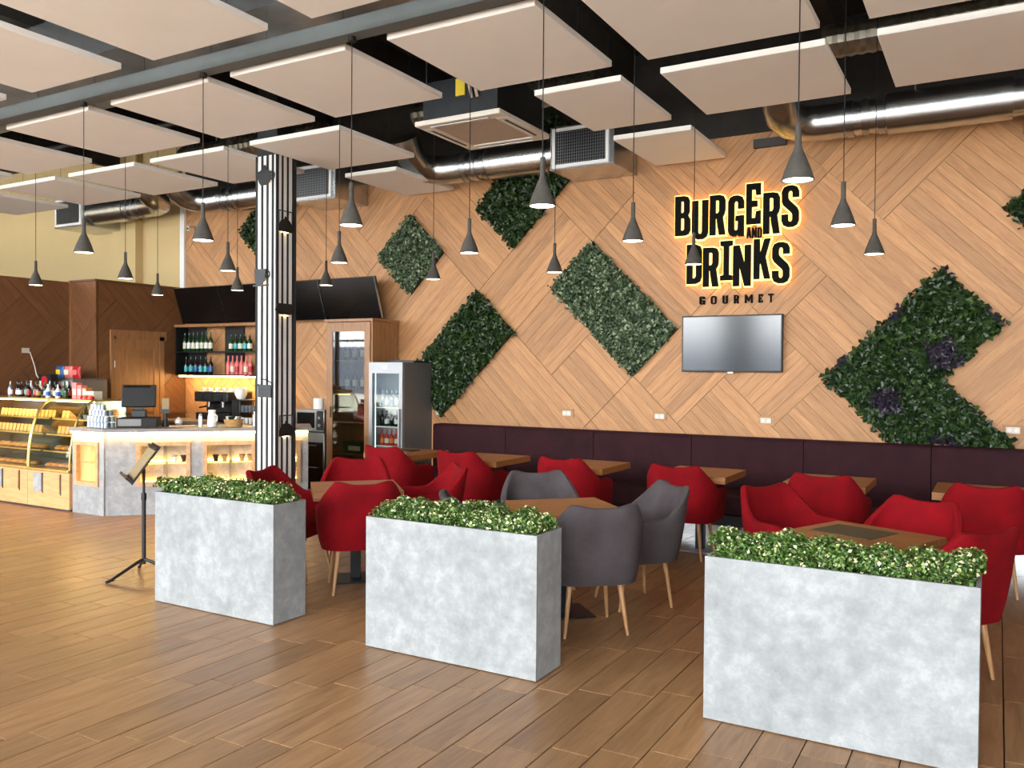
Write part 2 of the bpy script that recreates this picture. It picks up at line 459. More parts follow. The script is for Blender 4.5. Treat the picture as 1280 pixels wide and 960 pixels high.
def clad(parent, mat, x0, x1, z0, z1, y0, y1, facing='-Y', off=0, shift=0, blks=None, holes=()):
    n = 0; g = .0022
    for d, i0, i1, j0, j1 in (blks or blocks):
        for t in range(NPL):
            if d == 'H':
                p0, p1 = i0 * A, i1 * A; q0 = (j0 + t / NPL) * A; q1 = (j0 + (t + 1) / NPL) * A
                if j1 - j0 != 1: continue
            else:
                q0, q1 = j0 * A, j1 * A; p0 = (i0 + t / NPL) * A; p1 = (i0 + (t + 1) / NPL) * A
            gi, go = .0011, .0030
            gl, gh = (go if t == 0 else gi), (go if t == NPL - 1 else gi)
            if d == 'H': p0 += go; p1 -= go; q0 += gl; q1 -= gh
            else: q0 += go; q1 -= go; p0 += gl; p1 -= gh
            p0 += POFF * A; p1 += POFF * A
            poly = [((p - q) * S2 + shift, (p + q) * S2) for p, q in ((p0, q0), (p1, q0), (p1, q1), (p0, q1))]
            for c_ in ((-1, 0, -x0), (1, 0, x1), (0, -1, -z0), (0, 1, z1)):
                poly = clip(poly, *c_)
                if len(poly) < 3: break
            if len(poly) < 3: continue
            ar = abs(sum(poly[k][0] * poly[(k + 1) % len(poly)][1] - poly[(k + 1) % len(poly)][0] * poly[k][1] for k in range(len(poly)))) / 2
            if ar < .003: continue
            cx = sum(p[0] for p in poly) / len(poly); cz = sum(p[1] for p in poly) / len(poly)
            if any(a0 < cx < a1 and c0 < cz < c1 for a0, a1, c0, c1 in holes): continue
            plank_poly(poly, R(45) if d == 'H' else R(-45), parent, mat, y0, y1, facing, off); n += 1
    return n
# what the bench, the fridge and the drinks cabinet hide is left plain
n_pl = clad(wall_back, 'oak_wall', -11.4, 1.3, .96, 4.28, YW, YW + .022, holes=[])
struct(box(-11.4, 7, YW + .005, YW + .03, 0, .97).build('trim_1', 'oak_wall'))
struct(box(-11.4, 7, YW - .01, YW + .03, 4.28, HC).build('trim_2', 'ceiling_dark'), 'dark band above the oak planks')
struct(box(1.3, 7, YW + .004, YW + .03, .97, 4.28).build('trim_3', 'oak_wall'))
struct(box(-11.50, -11.40, YW - .04, YW + .03, 2.9, 4.3).build('trim_4', 'white'), 'white edge strip where the oak cladding ends')
struct(box(-13.1, -12.5, YW - .12, YW + .03, 0, HC).build('trim_5', 'cream'), 'cream pilaster on the back wall')

# ---- wood clad kitchen partition on the left
part1 = struct(box(XL, -11.422, 7.742, YW, 0, 2.96).build('wall_partition', 'oak_dark'), 'dark oak clad partition behind the bar')
part2 = struct(box(XL, -11.992, 5.6, 7.74, 0, 2.96).build('wall_partition_side', 'oak_dark'), 'dark oak clad partition behind the display case')
gen = []
for i in range(-4, 16):
    for j in range(-12, 6):
        k = (i + j) % 4
        if k == 2: gen.append(('H', i, i + 2, j, j + 1))
        elif k == 0: gen.append(('V', i, i + 1, j, j + 2))
clad(part1, 'oak_dark', 7.76, 9.29, 1.0, 2.95, 0, .022, '+X', -11.422, 0, gen, holes=[])
clad(part2, 'oak_dark', 5.62, 7.70, 1.0, 2.95, 0, .022, '+X', -11.992, 0, gen)
for k in range(3):   # the narrow return facing the room
    pass
clad(part1, 'oak_dark', -11.98, -11.40, 1.0, 2.95, 7.72, 7.742, '-Y', 0, 0, blocks)
struct(box(-12.0, -11.955, 7.68, 7.725, 0, 2.98).build('trim_6', 'cabinet_wood'), 'slim vertical corner bead')
struct(box(-12.02, -11.38, 7.70, YW, 2.96, 2.985).build('trim_7', 'oak_dark'))
# door in the partition
door = struct(MB().box(-11.405, -11.36, 7.98, 8.02, 0, 2.18).box(-11.405, -11.36, 8.78, 8.86, 0, 2.18).box(-11.405, -11.36, 7.94, 8.90, 2.12, 2.26).box(-11.405, -11.36, 7.94, 7.99, 0, 2.12).build('door_1', 'cabinet_wood'), 'oak panel door in the partition')
box(-11.41, -11.385, 8.02, 8.78, 0, 2.12).build('door_leaf', 'cabinet_wood', door)
b = MB().box(-11.386, -11.372, 8.02, 8.12, 0, 2.12).box(-11.386, -11.372, 8.68, 8.78, 0, 2.12).box(-11.386, -11.372, 8.12, 8.68, 1.98, 2.12)
b.build('door_panel_frame', 'cabinet_wood', door)
box(-11.36, -11.352, 7.99, 8.0, 1.7, 1.8).build('hinge', 'white', door)
box(-11.41, -11.38, 7.74, 9.28, .98, 1.02).build('wall_rail', 'oak_dark', part1)

# ceiling beam
struct(box(XL, XR, 4.58, 4.70, 4.03, 4.14).build('ceiling_beam', 'beam_grey'), 'long grey steel beam under the ceiling')

# ================================================================== CEILING THINGS
ZP = 4.03
def panel(x0, x1, y0, y1, label):
    w, d = x1 - x0, y1 - y0
    t = thing('ceiling_panel', label, 'ceiling panel', (x0, y0, ZP), 0, 'white suspended acoustic ceiling panels')
    box(0, w, 0, d, 0, .05).build('board', 'panel_white', t, bevel=.006)
    for hx in (.2, w - .2):
        for hy in (.2, d - .2):
            MB().tube([(hx, hy, .05), (hx, hy, .46)], .002, 5).build('hanger_wire', 'cable', t)
rows = [('row in front of the grey beam', 3.03, 4.27, [(-8.75, -7.55), (-7.17, -5.98), (-5.6, -4.4), (-4.0, -2.8)]),
        ('first row behind the grey beam', 4.80, 6.05, [(-11.8, -10.57), (-10.24, -9.0), (-8.5, -7.2), (-6.88, -5.62), (-5.37, -4.17), (-3.79, -2.6), (-2.31, -1.08), (-.77, .43)]),
        ('second row behind the grey beam', 6.37, 7.59, [(-13.15, -11.85), (-11.45, -10.22), (-9.95, -8.7), (-8.42, -7.22), (-6.83, -5.6), (-3.45, -2.66), (-2.33, -1.1), (-.76, .45)]),
        ('row nearest the oak wall', 7.98, 9.2, [(-6.93, -6.15), (-3.41, -2.6)])]
for rn, y0, y1, xs in rows:
    for k, (x0, x1) in enumerate(xs):
        narrow = 'narrow ' if x1 - x0 < 1 else 'square '
        if len(xs) == 2:
            lab = 'narrow white ceiling panel close to the oak wall, ' + ('left of the middle duct' if k == 0 else 'up and left of the lit sign')
        else:
            lab = narrow + 'white ceiling panel in the %s, %s from the left' % (rn, ORD[k])
        panel(x0, x1, y0, y1, lab)

# pendants
ZPEND = 2.71
def make_pendant():
    t = thing('pendant_lamp', 'x', 'pendant lamp')
    prof = [(.082, 0), (.084, .004), (.066, .06), (.040, .125), (.022, .165), (.0165, .19), (.0155, .30), (.014, .302)]
    b = MB().lathe(prof, 24, cap=False)
    b.lathe([(.080, .0), (.062, .06), (.036, .122), (.012, .16)], 24, cap=False)
    b.lathe([(.080, 0), (.084, .004)], 24, cap=False)
    b.build('cone_shade', 'lamp_concrete', t)
    MB().lathe([(.0, .004), (.076, .004)], 24, cap=False).build('glowing_diffuser', 'lamp_glow', t)
    MB().tube([(0, 0, .3), (0, 0, 1)], .0035, 6).build('cable', 'cable', t)
    MB().lathe([(.03, .97), (.03, 1)], 12).build('ceiling_cup', 'black', t)
    return t
pend = None
PX = {4.64: [-.93, -2.45, -3.97, -5.49, -7.02], 6.21: [-.94, -2.48, -3.99, -5.46, -6.97, -8.63, -10.36], 7.82: [-.93, -2.51, -3.98, -5.5, -7.08, -8.6, -10.17]}
names = {4.64: 'front row of lamps', 6.21: 'middle row of lamps', 7.82: 'back row of lamps'}
for y, xs in PX.items():
    n = len(xs)
    ztop = ZP if y < 5 else HC
    for k, x in enumerate(xs):
        if pend is None: o = pend = make_pendant(); o.location = (x, y, ZPEND)
        else: o = dup(pend, (x, y, ZPEND))
        o['label'] = 'grey concrete cone pendant lamp, %s from the right in the %s' % (ORD[k], names[y])
        o['group'] = 'grey cone pendant lamps'
        for c in o.children:            # the cable reaches the beam or the ceiling
            if c.name.startswith('cable'):
                c.data = MB().tube([(0, 0, .3), (0, 0, ztop - ZPEND)], .0035, 6).mesh('cable', 'cable')
            if c.name.startswith('ceiling_cup'):
                c.data = MB().lathe([(.03, ztop - ZPEND - .03), (.03, ztop - ZPEND)], 12).mesh('ceiling_cup', 'black')

# cassette air conditioner
t = thing('air_conditioner', 'square ceiling cassette air conditioner with beige grille and yellow tag', 'air conditioner', (-4.90, 6.64, ZP))
fr = MB().box(0, .95, 0, .13, 0, .05).box(0, .95, .86, .99, 0, .05).box(0, .13, .13, .86, 0, .05).box(.82, .95, .13, .86, 0, .05)
fr.build('frame', 'offwhite', t, bevel=.01)
box(.13, .82, .13, .86, .012, .05).build('intake_grille', 'grille_beige', t)
for (a, b_, c, d) in ((.15, .80, .045, .085), (.15, .80, .905, .945), (.045, .085, .2, .8), (.865, .905, .2, .8)):
    s_ = box(a, b_, c, d, -.004, .0).build('air_slot', 'black', t)
    if b_ - a > d - c: box(a, b_, c + .008, c + .016, -.010, -.004).build('louvre', 'white', s_)
    else: box(a + .008, a + .016, c, d, -.010, -.004).build('louvre', 'white', s_)
box(.06, .89, .06, .93, .05, .42).build('casing', 'dark_steel', t)
box(.02, .06, .05, .06, .25, .42).build('bracket', 'stainless', t)
box(.44, .54, .045, .06, .24, .40).build('tag', 'yellow_tag', t)
for k in range(2):
    MB().tube([(.62 + .06 * k, .05, .2), (.6 + .06 * k, .02, .35), (.56 + .06 * k, .1, .6), (.56 + .06 * k, .4, HC - ZP)], .016, 8).build('refrigerant_pipe', 'grille_beige', t)
for hx in (.08, .87):
    for hy in (.08, .9): MB().tube([(hx, hy, .42), (hx, hy, HC - ZP)], .006, 6).build('hanger_rod', 'stainless', t)

# round supply ducts along the back wall
def arc(c, r, a0, a1, n, plane='XY'):
    return [(c[0] + r * math.cos(a0 + (a1 - a0) * i / n), c[1] + r * math.sin(a0 + (a1 - a0) * i / n), c[2]) for i in range(n + 1)]
def supply_duct(xe, xg, y, z, r_, label, mirror=1, gw=.69, straight=None, hide_box=False):
    t = thing('supply_duct', label, 'air duct', (xe, y, z))
    L = (xg - xe)
    s = mirror
    # elbow: comes from the room side, turns along the wall
    el = [(-.24 * s, -.52, .30), (-.24 * s, -.40, .12), (-.23 * s, -.28, .04), (-.19 * s, -.15, .01), (-.09 * s, -.05, 0), (.05 * s, 0, 0), (.30 * s, 0, 0)]
    MB().tube(el, r_, 20).build('elbow', 'galvanised', t)
    for q in (.32, .46, .6): MB().tube([((q) * s, 0, 0), ((q + .06) * s, 0, 0)], r_ * 1.03, 20).build('clamp_band', 'stainless', t)
    MB().tube([(.30 * s, 0, 0), (.70 * s, 0, 0)], r_ * .96, 20).build('connector', 'galvanised', t)
    MB().tube([(.68 * s, 0, 0), (L - .12 * s, 0, 0)], r_ * 1.12, 24).build('silencer', 'galvanised', t)
    MB().tube([(L - .14 * s, 0, 0), (L + .02 * s, 0, 0)], r_ * .96, 20).build('connector', 'galvanised', t)
    x0, x1 = (L, L + gw * s) if s > 0 else (L + gw * s, L)
    box(x0 - .03, x1 + .06, -.18, YW - y - .02, -.22, .26).build('plenum_box', 'galvanised', t)
    g = MB().box(x0, x1, -.2, -.18, -.2, -.165).box(x0, x1, -.2, -.18, .205, .24).box(x0, x0 + .035, -.2, -.18, -.165, .205).box(x1 - .035, x1, -.2, -.18, -.165, .205)
    g = g.build('grille_frame', 'white', t)
    box(x0 + .03, x1 - .03, -.183, -.181, -.17, .21).build('grille_back', 'black', g)
    n = 22
    sl = MB()
    for i in range(n):
        xx = x0 + .045 + (x1 - x0 - .09) * i / (n - 1); sl.box(xx - .003, xx + .003, -.197, -.186, -.165, .205)
    for i in range(11):
        zz = -.15 + .34 * i / 10; sl.box(x0 + .035, x1 - .035, -.192, -.185, zz - .002, zz + .002)
    sl.build('grille_bars', 'stainless', g)
    for q in (.5 * L,):
        MB().tube([(q, 0, r_), (q, 0, HC - z)], .008, 6).build('hanger_strap', 'stainless', t)
    return t
supply_duct(-6.02, -4.42, 8.80, 4.19, .175, 'shiny round duct with elbow and wall grille, above the dark green plant panel')
supply_duct(-1.62, .20, 8.80, 4.16, .17, 'shiny round duct right of the lit sign, upper right')
supply_duct(-10.25, -8.40, 8.80, 4.19, .17, 'round duct and grille behind the striped column')
supply_duct(-11.3, -12.95, 8.70, 4.22, .17, 'round duct with elbow over the cream wall, upper left', mirror=-1)

# ducts above the panels
def flex(pts, r_, label, mat='flexduct'):
    P = [Vector(p) for p in pts]; out = []; rs = []
    for a, b_ in zip(P[:-1], P[1:]):
        L = (b_ - a).length; n = max(2, int(L / .045))
        for i in range(n): out.append(a.lerp(b_, i / n)); rs.append(r_ * (1.0 if len(rs) % 2 else .93))
    out.append(P[-1]); rs.append(r_)
    b = MB().tube(out, rs, 14)
    for q in (P[0].lerp(P[-1], .25), P[0].lerp(P[-1], .75)): b.box(q.x - .012, q.x + .012, q.y - .003, q.y + .003, q.z, 5.05)
    return tag(b.build('flexible_duct', mat, smooth=False), label, 'air duct')
flex([(-5.9, 8.04, 4.64), (-3.6, 8.04, 4.64)], .14, 'ribbed flexible duct behind the air conditioner')
flex([(-9.9, 8.04, 4.64), (-7.3, 8.04, 4.64)], .14, 'ribbed flexible duct above the left panels')
flex([(-1.4, 8.05, 4.66), (2.5, 8.05, 4.66)], .15, 'ribbed flexible duct above the panels right of the sign')
tag(MB().tube([(-2.6, 6.75, 4.75), (3, 6.75, 4.75)], .14, 16).build('spiral_duct', 'galvanised'), 'plain round duct high above the right hand panels', 'air duct')
tag(box(-12.5, -3.3, 4.80, 5.65, 4.52, 4.95).build('main_duct', 'galvanised'), 'large silver rectangular duct over the panels in front of the beam', 'air duct')
tag(box(-16, -8.4, 5.75, 6.05, 4.60, 4.9).build('branch_duct', 'galvanised', bevel=.01), 'silver branch duct above the far left panels', 'air duct')
for k in range(9):
    x = -13 + 2.3 * k
    struct(box(x, x + .1, YF, YW - .03, 5.05, 5.35).build('trim_%d' % (20 + k), 'ceiling_dark'))
tag(MB().tube([(-3.1, 4.78, 4.9), (6, 4.78, 4.9)], .05, 8).build('sprinkler_pipe', 'black'), 'thin black pipe running under the ceiling behind the beam', 'pipe')
tag(MB().tube([(-14, 7.72, 5.0), (-7.4, 7.72, 5.0)], .045, 8).build('cable_pipe', 'black'), 'thin dark pipe above the left ducts', 'pipe')
t = thing('security_camera', 'small white security camera high on the oak wall by the cream corner', 'camera', (-11.2, 9.28, 3.93))
MB().lathe([(.03, 0), (.035, .03)], 12, M=Matrix.Rotation(R(90), 4, 'X')).build('mount', 'white', t)
MB().tube([(0, -.03, 0), (.02, -.13, -.02)], .032, 12).build('camera_body', 'white', t)
MB().tube([(.02, -.131, -.02), (.021, -.135, -.0205)], .022, 12).build('lens', 'black', t)
tag(MB().box(-2.32, -1.98, 9.24, 9.29, 4.11, 4.2).build('cable_box', 'grille_dark'), 'small grey junction box under the ceiling above the sign', 'junction box')

# ================================================================== WALL THINGS
def leafcloud(pts, nrm, size, spread, rng, quad=True, aspect=1.6):
    """pts Nx3, nrm Nx3 -> folded leaves (two triangles each side of a midrib), returns verts, faces"""
    n = len(pts)
    d = rng.normal(size=(n, 3)) * spread + nrm; d /= np.linalg.norm(d, axis=1)[:, None]      # leaf normal
    a = rng.normal(size=(n, 3)); a -= (a * d).sum(1)[:, None] * d; a /= np.linalg.norm(a, axis=1)[:, None]
    c = np.cross(d, a)
    sz = size * rng.uniform(.65, 1.35, n)[:, None]
    w = sz / aspect * .5
    tip = pts + a * sz * .5; base = pts - a * sz * .5
    fold = d * w * .45
    v = np.stack([base, pts + c * w - a * sz * .05 + fold, tip, pts - c * w - a * sz * .05 + fold], 1).reshape(-1, 3)
    i = np.arange(n)[:, None] * 4
    f = np.concatenate([i + np.array([[0, 1, 2]]), i + np.array([[0, 2, 3]])], 1).reshape(-1, 3)
    return v, f
def foliage(name, v, f, var, mat, parent):
    me = bpy.data.meshes.new(name)
    me.from_pydata(v.tolist(), [], f.tolist()); me.update()
    me.materials.append(MATS[mat])
    at = me.attributes.new('var', 'FLOAT', 'FACE'); at.data.foreach_set('value', var.astype(np.float32))
    me.polygons.foreach_set('use_smooth', [False] * len(me.polygons))
    o = bpy.data.objects.new(name, me); COL.objects.link(o); o.parent = parent; o['kind'] = 'stuff'
    return o
def pq2xz(p, q): return ((p - q) * S2 * A, (p + q) * S2 * A)
def in_poly(px, pz, poly):
    ins = np.zeros(len(px), bool); n = len(poly)
    for i in range(n):
        x1, z1 = poly[i]; x2, z2 = poly[(i + 1) % n]
        if z1 == z2: continue
        c = ((z1 > pz) != (z2 > pz)) & (px < (x2 - x1) * (pz - z1) / (z2 - z1) + x1)
        ins ^= c
    return ins
def plant_panel(poly_pq, label, mat, seed, density, size, dark=False):
    poly = clip([pq2xz(p + POFF, q) for p, q in poly_pq], 0, -1, -1.01)
    cx = sum(p[0] for p in poly) / len(poly); cz = min(p[1] for p in poly)
    t = thing('plant_wall_panel', label, 'plant panel', (cx, YW, cz))
    rel = [(x - cx, z - cz) for x, z in poly]
    M = Matrix(((1, 0, 0, 0), (0, 0, -1, 0), (0, 1, 0, 0), (0, 0, 0, 1)))
    MB().prism(rel, .004, .03, M).build('backing', 'soil', t, smooth=False)
    rng = np.random.default_rng(seed)
    x0, x1 = min(p[0] for p in rel), max(p[0] for p in rel); z0, z1 = min(p[1] for p in rel), max(p[1] for p in rel)
    n = int((x1 - x0) * (z1 - z0) * density)
    X = rng.uniform(x0, x1, n); Zc = rng.uniform(z0, z1, n)
    k = in_poly(X, Zc, rel); X, Zc = X[k], Zc[k]
    X = X + rng.normal(0, size * .35, len(X)); Zc = Zc + rng.normal(0, size * .35, len(Zc))
    lump = .5 + .5 * np.sin(X * 23 + np.sin(Zc * 17) * 2) * np.cos(Zc * 21 + seed)
    Yd = -.035 - rng.uniform(0, .05, len(X)) * (.5 + lump)
    pts = np.stack([X, Yd, Zc], 1)
    nr = np.tile(np.array([[0, -1., .35]]), (len(X), 1))
    v, f = leafcloud(pts, nr, size, .75, rng, aspect=1.35)
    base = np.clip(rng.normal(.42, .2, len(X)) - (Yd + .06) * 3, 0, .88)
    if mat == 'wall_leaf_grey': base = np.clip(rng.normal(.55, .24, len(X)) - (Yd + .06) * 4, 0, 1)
    if dark:      # purple tufts
        pur = (np.sin(X * 6.1 + 1) * np.sin(Zc * 6.7 + 2) + rng.normal(0, .12, len(X))) > .62
        base[pur] = rng.uniform(.93, 1, pur.sum())
    foliage('foliage', v, f, np.repeat(base, 2), mat, t)
plant_panel([(-4, 9), (-3, 9), (-3, 10), (-4, 10)], 'small diamond of grey-green leaves on the oak wall, above the wine cabinet', 'wall_leaf_grey', 1, 5200, .045)
plant_panel([(-2, 8), (0, 8), (0, 9), (-2, 9)], 'dark green leaf panel high on the oak wall, partly behind the middle duct', 'wall_leaf_dark', 2, 4200, .06)
plant_panel([(-5, 7), (-3, 7), (-3, 8), (-5, 8)], 'dark green leaf panel rising diagonally beside the fridge', 'wall_leaf_dark', 3, 4200, .06)
plant_panel([(-2, 5), (-1, 5), (-1, 7), (-2, 7)], 'grey-green leaf panel sloping down left of the wall television', 'wall_leaf_grey', 4, 5200, .045)
plant_panel([(0, .02), (1, .02), (1, 2), (2.0, 2), (2.0, 3), (0, 3)], 'large L-shaped green leaf panel with purple tufts, right of the television', 'wall_leaf_dark', 5, 4200, .065, True)
plant_panel([(-6, 12), (-5, 12), (-5, 13), (-6, 13)], 'dark leaf panel mostly hidden behind the striped column', 'wall_leaf_dark', 6, 4200, .06)
plant_panel([(3.0, 2), (5, 2), (5, 3), (3.0, 3)], 'leaf panel just entering at the right edge', 'wall_leaf_dark', 8, 4200, .06)

# illuminated letter sign
GL = {
 'B': [[(0, 0), (.66, 0), (.88, .03), (1, .12), (1, .40), (.84, .51), (.95, .6), (.95, .88), (.84, .97), (.62, 1), (0, 1)], [(.36, .12), (.56, .12), (.63, .16), (.63, .40), (.56, .45), (.36, .45)], [(.36, .57), (.54, .57), (.6, .61), (.6, .84), (.54, .88), (.36, .88)]],
 'U': [[(0, 1), (0, .18), (.1, .06), (.32, 0), (.68, 0), (.9, .06), (1, .18), (1, 1), (.64, 1), (.64, .19), (.58, .13), (.42, .13), (.36, .19), (.36, 1)]],
 'R': [[(0, 0), (.36, 0), (.36, .42), (.46, .42), (.62, 0), (1, 0), (.83, .45), (.95, .53), (1, .63), (1, .87), (.88, .97), (.62, 1), (0, 1)], [(.36, .54), (.54, .54), (.63, .59), (.63, .84), (.55, .88), (.36, .88)]],
 'G': [[(1, .68), (1, .86), (.88, .96), (.64, 1), (.36, 1), (.12, .96), (0, .86), (0, .14), (.12, .04), (.3, 0), (.46, 0), (.62, .05), (.68, 0), (1, 0), (1, .5), (.48, .5), (.48, .38), (.64, .38), (.64, .18), (.56, .13), (.44, .13), (.37, .18), (.37, .82), (.44, .87), (.57, .87), (.64, .82), (.64, .68)]],
 'E': [[(0, 0), (1, 0), (1, .32), (.7, .30), (.66, .14), (.36, .14), (.36, .43), (.76, .43), (.76, .57), (.36, .57), (.36, .86), (.66, .86), (.7, .72), (1, .72), (1, 1), (0, 1)]],
 'S': [[(0, .30), (0, .15), (.1, .05), (.34, 0), (.66, 0), (.9, .05), (1, .15), (1, .36), (.9, .46), (.42, .66), (.36, .71), (.36, .83), (.43, .88), (.57, .88), (.64, .83), (.64, .72), (1, .72), (1, .86), (.88, .96), (.64, 1), (.36, 1), (.12, .96), (0, .86), (0, .62), (.1, .53), (.58, .34), (.64, .29), (.64, .17), (.57, .12), (.43, .12), (.36, .17), (.36, .30)]],
 'A': [[(0, 0), (.3, 1), (.7, 1), (1, 0), (.68, 0), (.63, .2), (.37, .2), (.32, 0)], [(.43, .36), (.57, .36), (.5, .72)]],
 'N': [[(0, 0), (.33, 0), (.33, .56), (.66, 0), (1, 0), (1, 1), (.67, 1), (.67, .48), (.34, 1), (0, 1)]],
 'D': [[(0, 0), (.6, 0), (.88, .05), (1, .17), (1, .83), (.88, .95), (.6, 1), (0, 1)], [(.36, .13), (.54, .13), (.64, .19), (.64, .81), (.54, .87), (.36, .87)]],
 'I': [[(0, 0), (1, 0), (1, .11), (.7, .13), (.7, .87), (1, .89), (1, 1), (0, 1), (0, .89), (.28, .87), (.28, .13), (0, .11)]],
 'K': [[(0, 0), (.34, 0), (.34, .36), (.42, .43), (.66, 0), (1, 0), (.7, .55), (1, 1), (.66, 1), (.37, .58), (.34, 1), (0, 1)]],
 'O': [[(0, .2), (.1, .06), (.32, 0), (.68, 0), (.9, .06), (1, .2), (1, .8), (.9, .94), (.68, 1), (.32, 1), (.1, .94), (0, .8)], [(.28, .24), (.4, .15), (.6, .15), (.72, .24), (.72, .76), (.6, .85), (.4, .85), (.28, .76)]],
 'M': [[(0, 0), (.22, 0), (.22, .58), (.5, .15), (.78, .58), (.78, 0), (1, 0), (1, 1), (.78, 1), (.5, .52), (.22, 1), (0, 1)]],
 'T': [[(0, 1), (0, .84), (.37, .84), (.37, 0), (.63, 0), (.63, .84), (1, .84), (1, 1)]],
}
def glyph_mesh(name, ch, w, h, depth, off, mat):
    cu = bpy.data.curves.new(name, 'CURVE'); cu.dimensions = '2D'; cu.fill_mode = 'BOTH'; cu.extrude = depth / 2; cu.offset = off
    for k, loop in enumerate(GL[ch]):
        area = sum(loop[i][0] * loop[(i + 1) % len(loop)][1] - loop[(i + 1) % len(loop)][0] * loop[i][1] for i in range(len(loop)))
        if (area < 0) != (k > 0): loop = loop[::-1]
        sp = cu.splines.new('POLY'); sp.points.add(len(loop) - 1); sp.use_cyclic_u = True
        for p, (x, y) in zip(sp.points, loop): p.co = (x * w, y * h, 0, 1)
    ob = bpy.data.objects.new(name, cu); COL.objects.link(ob)
    bpy.context.view_layer.update()
    me = bpy.data.meshes.new_from_object(ob.evaluated_get(bpy.context.evaluated_depsgraph_get()))
    bpy.data.objects.remove(ob); bpy.data.curves.remove(cu)
    me.name = name; me.materials.clear(); me.materials.append(MATS[mat])
    return me
SIGN = thing('wall_sign', 'black backlit letter sign on the oak wall reading BURGERS AND DRINKS GOURMET', 'sign', (-2.5, YW, 3.1))
MW = Matrix.Rotation(R(90), 4, 'X')
def letter(ch, x0, z0, x1, z1, tilt=0, lit=True):
    w, h = x1 - x0, z1 - z0
    y = -.075 if lit else (-.085 if z0 > 3 else -.012)
    o = link_mesh('letter', glyph_mesh('letter', ch, w, h, .03 if lit else .016, .003 if lit else .001, 'letter_black'), SIGN, (x0 + 2.5, y, z0 - 3.1), (R(90), -tilt, 0))
    if lit:
        hl = link_mesh('backlight', glyph_mesh('backlight', ch, w, h, .012, .019, 'halo'), o, (0, 0, -.030))
LET = [('B', -3.174, 3.224, -3.005, 3.660), ('U', -2.980, 3.171, -2.800, 3.594), ('R', -2.780, 3.204, -2.612, 3.635), ('G', -2.575, 3.174, -2.408, 3.611), ('E', -2.380, 3.292, -2.231, 3.722), ('R', -2.199, 3.176, -2.030, 3.608), ('S', -2.007, 3.232, -1.835, 3.663), ('D', -3.035, 2.679, -2.867, 3.112), ('R', -2.850, 2.640, -2.680, 3.066), ('I', -2.656, 2.702, -2.528, 3.127), ('N', -2.515, 2.633, -2.329, 3.069), ('K', -2.294, 2.700, -2.124, 3.123), ('S', -2.099, 2.645, -1.924, 3.075)]
AND = [('A', -2.375, 3.144, -2.323, 3.256), ('N', -2.316, 3.140, -2.266, 3.252), ('D', -2.256, 3.135, -2.209, 3.247)]
GOU = [('G', -2.907, 2.449, -2.846, 2.539), ('O', -2.778, 2.449, -2.715, 2.540), ('U', -2.647, 2.450, -2.589, 2.540), ('R', -2.522, 2.450, -2.468, 2.541), ('M', -2.402, 2.450, -2.319, 2.541), ('E', -2.254, 2.450, -2.212, 2.542), ('T', -2.152, 2.450, -2.097, 2.542)]
for L_ in LET: letter(*L_)
for L_ in AND + GOU: letter(*L_, lit=False)
o = box(-2.315 + 2.5, -2.265 + 2.5, -.093, -.077, 3.262 - 3.1, 3.272 - 3.1).build('bar_mark', 'black', SIGN)

# wall television
t = thing('wall_television', 'flat television on the oak wall below the lit sign', 'television', (-2.535, YW, 1.70))
box(-.55, .55, -.075, -.03, 0, .62).build('housing', 'black', t, bevel=.004)
box(-.535, .535, -.0775, -.075, .018, .605).build('screen', 'tv_screen', t)
box(-.03, .03, -.078, -.06, -.014, .0).build('logo_tab', 'stainless', t)
box(-.2, .2, -.03, 0, .15, .45).build('wall_mount', 'dark_steel', t)

# sockets
for k, (x, z, lab) in enumerate([(-4.54, 1.185, 'white double wall socket above the bench, left of the leaf panel tip'), (-3.36, 1.185, 'white double wall socket above the bench, left of the television'), (-2.16, 1.18, 'white double wall socket below the television'), (.13, 1.17, 'white wall socket right of the L-shaped leaf panel')]):
    t = thing('wall_socket', lab, 'wall socket', (x, YW, z))
    box(-.085, .085, -.01, 0, -.05, .05).build('mounting_plate', 'oak_wall', t)
    box(-.06, .06, -.022, -.01, -.032, .032).build('socket_plate', 'outlet_white', t, bevel=.004)
    for dx in (-.03, .03):
        MB().lathe([(.02, 0), (.02, .004)], 12, M=Matrix.Translation((dx, -.022, 0)) @ MW).build('socket_hole', 'offwhite', t)
t = thing('wall_socket', 'small white wall socket right beside the fridge', 'wall socket', (-6.44, YW, 1.14))
box(-.03, .03, -.03, 0, -.04, .04).build('socket_plate', 'outlet_white', t, bevel=.006)
MB().lathe([(.02, 0), (.02, .004)], 12, M=Matrix.Translation((0, -.03, 0)) @ MW).build('socket_hole', 'offwhite', t)
t = thing('wall_socket', 'white socket with plug and hanging cord on the dark left partition', 'wall socket', (-11.97, 7.02, 1.93))
box(0, .02, -.05, .05, -.035, .035).build('socket_plate', 'outlet_white', t)
MB().tube([(.03, .05, -.02), (.05, .1, -.2), (.04, .14, -.35), (.06, .25, -.5), (.1, .32, -.7)], .008, 6).build('cord', 'offwhite', t)

